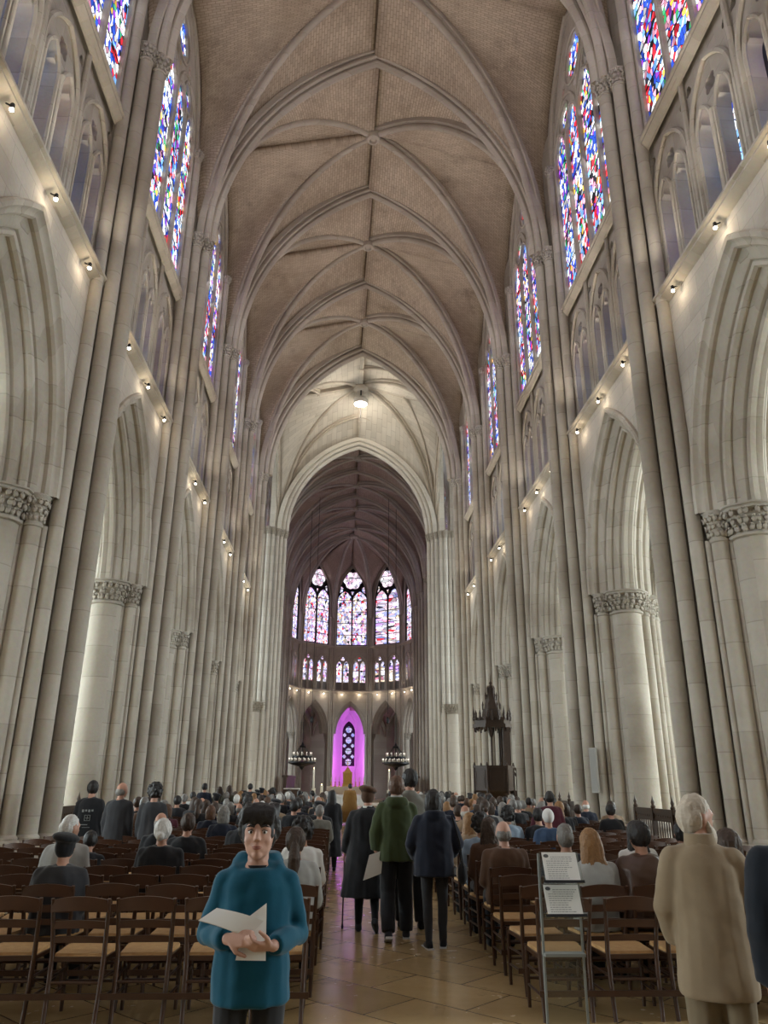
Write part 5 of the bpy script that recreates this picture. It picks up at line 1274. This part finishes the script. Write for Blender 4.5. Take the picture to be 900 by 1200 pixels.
# --- old man in the beige raincoat
old, T, HM, k = make_person(dict(h=1.575, hair='thin', hairm='h_white', skin='skin', beard=True, loc=(1.33, 4.45, 0), heading=-.30, turn=-1.0, nod=-.05, vox=.012, lean=.10, fat=.98, head=1.08, curl=.9,
    arms=[[(-.19,0,1.375),(-.255,.02,1.09),(-.20,.16,.90)], [(.19,0,1.375),(.30,.03,1.09),(.18,.24,1.0)]],
    top=dict(name='raincoat', m=M['c_beige'], hem=.66, flare=.03, infl=.03, straight=.9, collar=True, sleeve=.03, folds=.010), bottom=bottoms('khaki', .03), shoem=M['c_brown'],
    label='white-bearded old man in long beige raincoat, seen from behind'))
M['h_old'] = plain('yellowish white hair', (.50,.42,.33), .6, 0, .25, 50, .5)
for c in old.children:
    if c.name.startswith(('hair','beard')): c.data.materials[0] = M['h_old']
m = MB(); loft(m, [(*T(0,-.01,1.40)[:3],.105*k,.095*k),(*T(0,-.005,1.45)[:3],.092*k,.085*k),(*T(0,0,1.50)[:3],.086*k,.078*k)]); m.build('coat_collar', M['c_beige'], old, smooth=60)
# --- dark figure at the right edge
make_person(dict(h=1.66, hair='short', hairm='h_dark', loc=(1.36, 3.52, 0), heading=-.35, top=dict(name='coat', m=M['c_ink'], hem=.80, flare=.02, infl=.035, straight=.7, sleeve=.028), bottom=bottoms('black', .03),
    label='person in dark navy jacket cut by the right edge'))
# --- walking group in the aisle
pc_, T, HM, k = make_person(dict(h=1.58, hair='beret', hairm='c_brown', loc=(-.34, 9.95, 0), heading=-.06, turn=-.1, nod=-.12, lean=.06, vox=.013, fat=1.12, bvox=.009,
    arms=[[(-.185,0,1.375),(-.25,-.01,1.10),(-.285,.10,.90)], [(.185,0,1.375),(.235,-.02,1.09),(.2,.08,.88)]], legs=[[(-.09,0,.9),(-.10,.03,.48),(-.10,.02,.08)], [(.09,0,.9),(.10,-.06,.48),(.115,-.20,.16)]], feet=[(-.1,1,0),(.15,.8,-.6)],
    top=dict(name='long_coat', m=M['c_black'], hem=.40, flare=.09, infl=.035, straight=.8, collar=True, sleeve=.026), bottom=bottoms('black', .0), shoem=M['c_charcoal'],
    label='woman in long black coat and brown beret walking with a cane'))
m = MB(); loft(m, [(*T(0,-.01,1.45)[:3], .074*k, .07*k), (*T(0,-.008,1.475)[:3], .07*k, .066*k)], 14); m.build('white_collar', M['c_white'], pc_, smooth=60)
cn = empty('walking_cane', (-.62, 10.12, 0), 0, label='slim dark walking cane at the left of the black long coat', cat='cane')
m = MB(); m.tube([(0,0,.03),(.005,0,.5),(.01,0,.84)], .009, 8); m.build('shaft', M['oak'], cn, smooth=60)
m = MB(); m.tube([(.01,0,.83),(.012,0,.86),(.012,-.04,.885),(.012,-.09,.875)], .012, 8); m.build('handle', M['oak'], cn, smooth=60)
m = MB(); m.lathe([(.013,0),(.014,.03),(.01,.05)], 0, 0, 8); m.build('ferrule', M['iron'], cn, smooth=60)
gr, T, HM, k = make_person(dict(h=1.70, hair='short', hairm='h_auburn', loc=(-.02, 9.45, 0), heading=.02, turn=.12, vox=.013, bvox=.008, curl=.9,
    arms=[[(-.185,0,1.375),(-.265,-.03,1.11),(-.255,.0,.90)], [(.185,0,1.375),(.235,.03,1.10),(.2,.2,.98)]], palms=[(.7,0,0),(-1,0,0)],
    legs=[[(-.09,0,.9),(-.10,.02,.48),(-.10,-.16,.11)], [(.09,0,.9),(.11,.10,.49),(.12,.10,.08)]], feet=[(0,.95,-.35),(.1,1,0)],
    top=dict(name='jacket', m=M['c_green'], hem=.80, flare=.02, infl=.038, straight=.75, hood=True, sleeve=.03), bottom=bottoms('black', .03), shoem=M['c_charcoal'], soles=True,
    label='person in dark green hooded jacket holding a white paper'))
m = MB(); loft(m, [(*T(0,-.012,1.45)[:3], .075*k, .07*k), (*T(0,-.008,1.50)[:3], .07*k, .064*k)], 14); m.build('grey_collar', M['c_ltgrey'], gr, smooth=60)
sheet('paper_sheet', [(-.40,9.40,.60),(-.12,9.42,.70),(-.145,9.38,.93),(-.335,9.37,.865)], bend=.01, label='white sheet hanging from the left hand of the green jacket', cat='paper')
make_person(dict(h=1.79, hair='short', hairm='h_dark', loc=(.20, 10.15, 0), heading=.05, turn=.35, vox=.013,
    legs=[[(-.09,0,.9),(-.10,.06,.48),(-.10,.04,.08)], [(.09,0,.9),(.11,.02,.49),(.12,-.05,.08)]],
    top=dict(name='sweater', m=M['c_grey'], hem=.85, infl=.03, straight=.6, collar=True, sleeve=.024), bottom=bottoms('black', .03), label='tall dark-haired man in grey sweater behind the green jacket'))
nv, T, HM, k = make_person(dict(h=1.55, hair='bob', hairm='h_dark', loc=(.36, 8.98, 0), heading=-.02, turn=-.1, vox=.013, fat=1.1,
    arms=[[(-.19,0,1.375),(-.27,.0,1.11),(-.2,.15,.95)], [(.19,0,1.375),(.28,.0,1.12),(.22,.14,.98)]],
    legs=[[(-.09,0,.9),(-.085,.02,.48),(-.075,-.03,.08)], [(.09,0,.9),(.095,.02,.48),(.10,.06,.08)]], feet=[(-.2,1,0),(.15,1,0)],
    top=dict(name='quilted_jacket', m=M['c_navy'], hem=.76, flare=.03, infl=.045, straight=.7, hood=True, sleeve=.036), bottom=bottoms('charcoal', .0), soles=True, label='woman in navy padded jacket, leggings and trainers in the aisle'))
hb = empty('handbag', (.66, 8.93, .62), 0, label='small black shoulder bag at the right hip of the navy jacket', cat='bag')
m = MB(); m.ball((0,0,.1), .055, .10, .115, 12, 8); hb2 = bpy.data.objects.new('body', solid(m, 'bag', M['c_black'], .012)); COL.objects.link(hb2); hb2.parent = hb
m = MB(); m.tube([(0,-.07,.18),(-.03,-.05,.42),(-.10,0,.68),(-.03,.05,.42),(0,.07,.18)], .009, 6); m.build('strap', M['c_black'], hb, smooth=60)
m = MB(); m.box(.05,.06,-.03,.03,.13,.16); m.build('buckle', M['acredge'], hb)
# --- vested priest and dark figure further up the aisle
pr, T, HM, k = make_person(dict(h=1.55, hair='short', hairm='h_dark', loc=(-.32, 33, 0), vox=.016, fat=1.2, top=dict(name='chasuble', m=M['c_gold'], hem=.12, flare=.12, infl=.06, straight=.9, sleeve=.05), bottom=bottoms('gold'), label='person in gold-brown vestment standing at the end of the aisle'))
make_person(dict(h=1.47, hair='long', hairm='h_dark', loc=(-.86, 16.3, 0), vox=.016, top=dict(name='coat', m=M['c_black'], hem=.3, flare=.05, infl=.03, straight=.7), bottom=bottoms('black'), label='slim dark-haired person in black standing at the left aisle edge'))

# --- standing people on the left
def stand(x, y, h, hair, hairm, topm, hem, lab, bot='black', name='coat', heading=0., turn=0., **kw):
    return make_person(dict(h=h, hair=hair, hairm='h_'+hairm if hair not in ('beret','cap') else hairm, loc=(x, y, 0), heading=heading, turn=turn, vox=.015, top=dict(name=name, m=M['c_'+topm], hem=hem, flare=.03, infl=.035, straight=.7, sleeve=.026), bottom=bottoms(bot), label=lab, **kw))
o, T, HM, k = stand(-4.72, 13.3, 1.62, 'short', 'dark', 'black', .82, 'person in black jacket with pale back print by the left barrier', name='jacket', heading=.1)
m = MB()
for i in range(4): m.box(-.09+.05*i, -.06+.05*i, -.158, -.150, 1.22+.01*(i % 2), 1.26)
for x0, x1, z0, z1 in ((-.04,.05,1.17,1.175),(-.04,.05,1.085,1.09),(-.04,-.035,1.085,1.175),(.045,.05,1.085,1.175),(-.02,.03,1.125,1.13),(.003,.008,1.1,1.16),(-.10,.02,1.02,1.03),(-.06,.06,.98,.985)): m.box(x0, x1, -.158, -.148, z0, z1)
m.v = [(x*k, y*k-.012, z*k) for x, y, z in m.v]; m.build('back_print', M['acredge'], o)
stand(-4.15, 12.9, 1.60, 'ring', 'grey', 'charcoal', .45, 'balding man in long dark grey coat standing left of the chairs', heading=-.15, turn=-.3)
stand(-3.60, 12.8, 1.57, 'curly', 'dark', 'charcoal', .6, 'curly dark-haired person in grey coat, third standing by left pillars')
FARST = [(-4.72,24,1.56,'short','dark','navy','young man in dark blue shirt standing farthest left in the distant group'),(-4.32,24.3,1.46,'bob','brown','olive','brown-haired person in olive coat beside the dark blue shirt'),(-4.02,24.2,1.50,'long','brown','olive','long-haired person in brown-green coat next to the olive coat'),
         (-3.72,27,1.55,'short','dark','charcoal','dark-haired person in charcoal standing beside the far left pillar'),(-3.35,27.2,1.42,'beret','c_black','black','person in black hat beside the charcoal coat by far pillar'),(-3.0,27.4,1.40,'curly','dark','black','person with bushy dark hair near the far left pillar')]
for x, y, h, hs, hm, tm, lab in FARST: stand(x, y, h, hs, hm, tm, .6, lab)
stand(3.0, 14.0, 1.50, 'short', 'dark', 'maroon', .8, 'person in maroon jacket standing by the right barrier', name='jacket')
# --- seated people, one by one
def near(sd, k, j): x, y = SEATS[(sd, k, j)]; return (x, y, 0)
def seated(loc, hair, hairm, topm, lab, h=1.62, skin='skin', turn=0., fat=1.05, name='coat', bot='black', lean=.0, vox=.014, **kw):
    return make_person(dict(sit=True, h=h, hair=hair, hairm=('h_'+hairm) if hair not in ('beret','cap') else hairm, skin=skin, loc=loc, turn=turn, fat=fat, lean=lean, vox=vox, top=dict(name=name, m=M['c_'+topm], hem=.87, infl=.035, straight=.6, sleeve=.026, **kw), bottom=bottoms(bot), label=lab))
def atrow(x, y):
    """nearest free chair to a spot"""
    best = min((s for s in SEATS if s not in TAKEN), key=lambda s: (SEATS[s][0]-x)**2+((SEATS[s][1]-y)*1.2)**2)
    TAKEN.add(best); p = SEATS[best]; return (p[0], p[1], 0)
TAKEN = set()
for x, y, hs, hm, tm, lab, kw in [
    (-3.02,7.4,'beret','c_black','charcoal','person in grey jacket and black beret seated near the left pillar',dict(fat=1.2,h=1.55,hood=False)),
    (-3.4,8.7,'thin','white','ltgrey','white-haired man in pale grey seated beyond the black beret',dict(turn=-.6,h=1.66)),
    (-2.6,8.9,'bun','white','black','white-haired woman with bun in black coat, seated left',dict(fat=1.2)),
    (-2.35,10.2,'short','brown','black','short brown-haired person in black right of the white bun',dict(fat=1.15)),
    (-3.25,10.9,'ring','grey','black','balding person in black seated behind the white bun',dict(h=1.6)),
    (-3.6,9.5,'short','dark','black','dark-haired person bent low in black beside the long dark coat',dict(h=1.4,lean=.3)),
    (-2.75,12.9,'bob','grey','navy','grey-haired woman in navy seated left of the dark hunched figure',dict()),
    (-2.2,11.3,'short','dark','black','dark-haired person in black leaning forward, alone mid left block',dict(lean=.15)),
    (-1.02,7.1,'pony','brown','ltgrey','woman with brown ponytail and pale grey top at the aisle',dict(name='top',fat=1.0)),
    (-.98,8.6,'curly','dark','white','dark curly-haired woman in white blouse at the left aisle edge',dict(name='blouse',fat=1.0)),
    (.95,8.3,'ring','grey','brown','bald man in dark brown jacket seated at the right aisle',dict(name='jacket',fat=1.15,skin='skinpale')),
    (1.35,8.0,'thin','grey','navy','grey-haired man in dark navy jacket right of the bald man',dict(name='jacket',fat=1.12)),
    (1.45,7.2,'long','blond','ltgrey','long wavy blond-haired woman behind the notice stand',dict(name='top',turn=.1)),
    (1.75,7.1,'short','dark','leather','dark-haired man in brown leather jacket, right block',dict(name='jacket',fat=1.22,h=1.70,turn=.15)),
    (2.35,8.6,'long','dark','white','woman with long straight black hair and white top',dict(name='top',fat=.95)),
    (2.75,8.6,'short','dark','grey','dark-haired man in grey hooded top by the right barrier',dict(name='hoodie',hood=True)),
    (2.5,6.5,'bob','brown','navy','brown-haired woman in navy partly hidden beyond the beige raincoat',dict(turn=.7,h=1.66)),
    (2.3,12.4,'cap','c_white','blue','person in white cap and blue jacket seated right',dict(name='jacket')),
    (1.95,13.2,'curly','dark','ltblue','dark bushy-haired person in light blue left of the white cap',dict(name='top')),
    (1.75,14.2,'ring','white','tan','bald man in tan coat left of the light blue top',dict()),
    (1.0,10.0,'curly','dark','ltblue','dark-haired person in pale blue shirt behind the bald brown-jacket man',dict(name='shirt')),
    (1.1,9.3,'long','brown','brown','long brown-haired woman right of the pale blue shirt',dict()),
    (.98,10.9,'long','blond','tan','blond woman beside the navy padded jacket',dict()),
    (2.75,12.6,'short','dark','black','dark-haired person in black seated below the maroon jacket',dict())]:
    seated(atrow(x, y), hs, hm, tm, lab, **kw)
# --- the far crowd: a few figures built once, then copied with their parts
protos = []
for hs, hm in (('short','h_dark'),('short','h_grey'),('ring','h_grey'),('bob','h_brown'),('long','h_dark'),('thin','h_white'),('curly','h_brown'),('bun','h_white'),('pony','h_brown'),('beret','c_black')):
    o, T, HM, k = make_person(dict(sit=True, h=1.62, hair=hs, hairm=hm, loc=(0,0,-50), vox=.02, bvox=.016, fat=1.08, top=dict(name='coat', m=M['c_black'], hem=.87, infl=.035, straight=.6, sleeve=.026), bottom=bottoms('black')))
    protos.append((o, hs))
rp = random.Random(21); usedp = set(); LBL = {'short':'short','ring':'thinning','bob':'bobbed','long':'long','thin':'wispy','curly':'curly','bun':'pinned-up','pony':'tied-back','beret':'black beret over'}
cands = [(x, y, sd) for (sd, k, j), (x, y) in SEATS.items() if k >= 12 and (sd, k, j) not in TAKEN and rp.random() < (.35 if k < 14 else .55)]
cands += [(x, y, sd) for sd, i, j, x, y in FAR if i < 20 and rp.random() < .62]
hairc = {'short':['dark','dark','brown','brown','grey'],'ring':['grey','white'],'bob':['brown','dark','dark','grey','auburn'],'long':['dark','brown','brown','blond'],'thin':['white','grey'],'curly':['dark','brown','grey'],'bun':['white','grey','brown'],'pony':['brown','blond'],'beret':['']}
coats = ['black']*9+['charcoal']*4+['navy']*5+['brown','grey','tan','maroon','olive','blue','ltgrey']
CN = {'ltgrey':'pale grey','ltblue':'light blue'}
for n, (x, y, sd) in enumerate(sorted(cands, key=lambda c: c[1])):
    q = rp.choice([0,0,0,1,1,2,2,3,3,4,5,5,6,7,8,9]); o, hs = protos[q]
    c = o if q not in usedp else dup(o); usedp.add(q)
    c.location = (x, y, 0); c.rotation_euler = (0,0,rp.uniform(-.12,.12)); sc = rp.uniform(.93, 1.06); c.scale = (sc, sc, sc if sc < 1 else sc)
    hm = rp.choice(hairc[hs]); cm = rp.choice(coats)
    for ch in c.children:
        b = ch.name.split('.')[0]
        if b in ('hair',): ch.material_slots[0].link = 'OBJECT'; ch.material_slots[0].material = M['h_'+hm]
        if b == 'coat': ch.material_slots[0].link = 'OBJECT'; ch.material_slots[0].material = M['c_'+cm]
    far = 'far' if y > 26 else 'middle'
    c['label'] = ('seated person with %s %s hair in %s, %s crowd on the %s' % (LBL[hs], hm, CN.get(cm, cm), far, sd)) if hs != 'beret' else 'seated person in black beret and %s coat, %s crowd on the %s' % (CN.get(cm, cm), far, sd)
    c['group'] = '%s crowd with %s %s hair in %s on the %s' % (far, hs, hm, cm, sd)
for q, (o, hs) in enumerate(protos):
    if q not in usedp:
        for ch in list(o.children): bpy.data.objects.remove(ch)
        bpy.data.objects.remove(o)
print('chairs', nch, 'crowd', len(cands))
# ------------------------------------------------------------------ camera
def make_camera():
    F, P, Y, R = 882., radians(19.72), radians(2.88), radians(.416)
    cy, sy, cp, sp = cos(Y), sin(Y), cos(P), sin(P)
    fw = V((sy*cp, cy*cp, sp)); rt = V((cy, -sy, 0)); up = rt.cross(fw)
    r2 = rt*cos(R)+up*sin(R); u2 = up*cos(R)-rt*sin(R)
    cd = bpy.data.cameras.new('camera'); cd.sensor_fit = 'VERTICAL'; cd.sensor_height = 24; cd.lens = F/1200*24; cd.clip_end = 300; cd.clip_start = .1
    co = bpy.data.objects.new('camera', cd); COL.objects.link(co)
    mw = Matrix((r2, u2, -fw)).transposed().to_4x4(); mw.translation = V((-.667, 0, 1.65)); co.matrix_world = mw
    SC.camera = co
make_camera()
SC.view_settings.view_transform = 'Standard'; SC.view_settings.look = 'None'; SC.view_settings.gamma = 1; SC.view_settings.use_curve_mapping = False
SC.view_settings.exposure = EXPO
SC.cycles.use_denoising = True
SC.cycles.max_bounces = 8; SC.cycles.diffuse_bounces = 5; SC.cycles.glossy_bounces = 3; SC.cycles.transmission_bounces = 6; SC.cycles.transparent_max_bounces = 8
SC.cycles.sample_clamp_indirect = 4
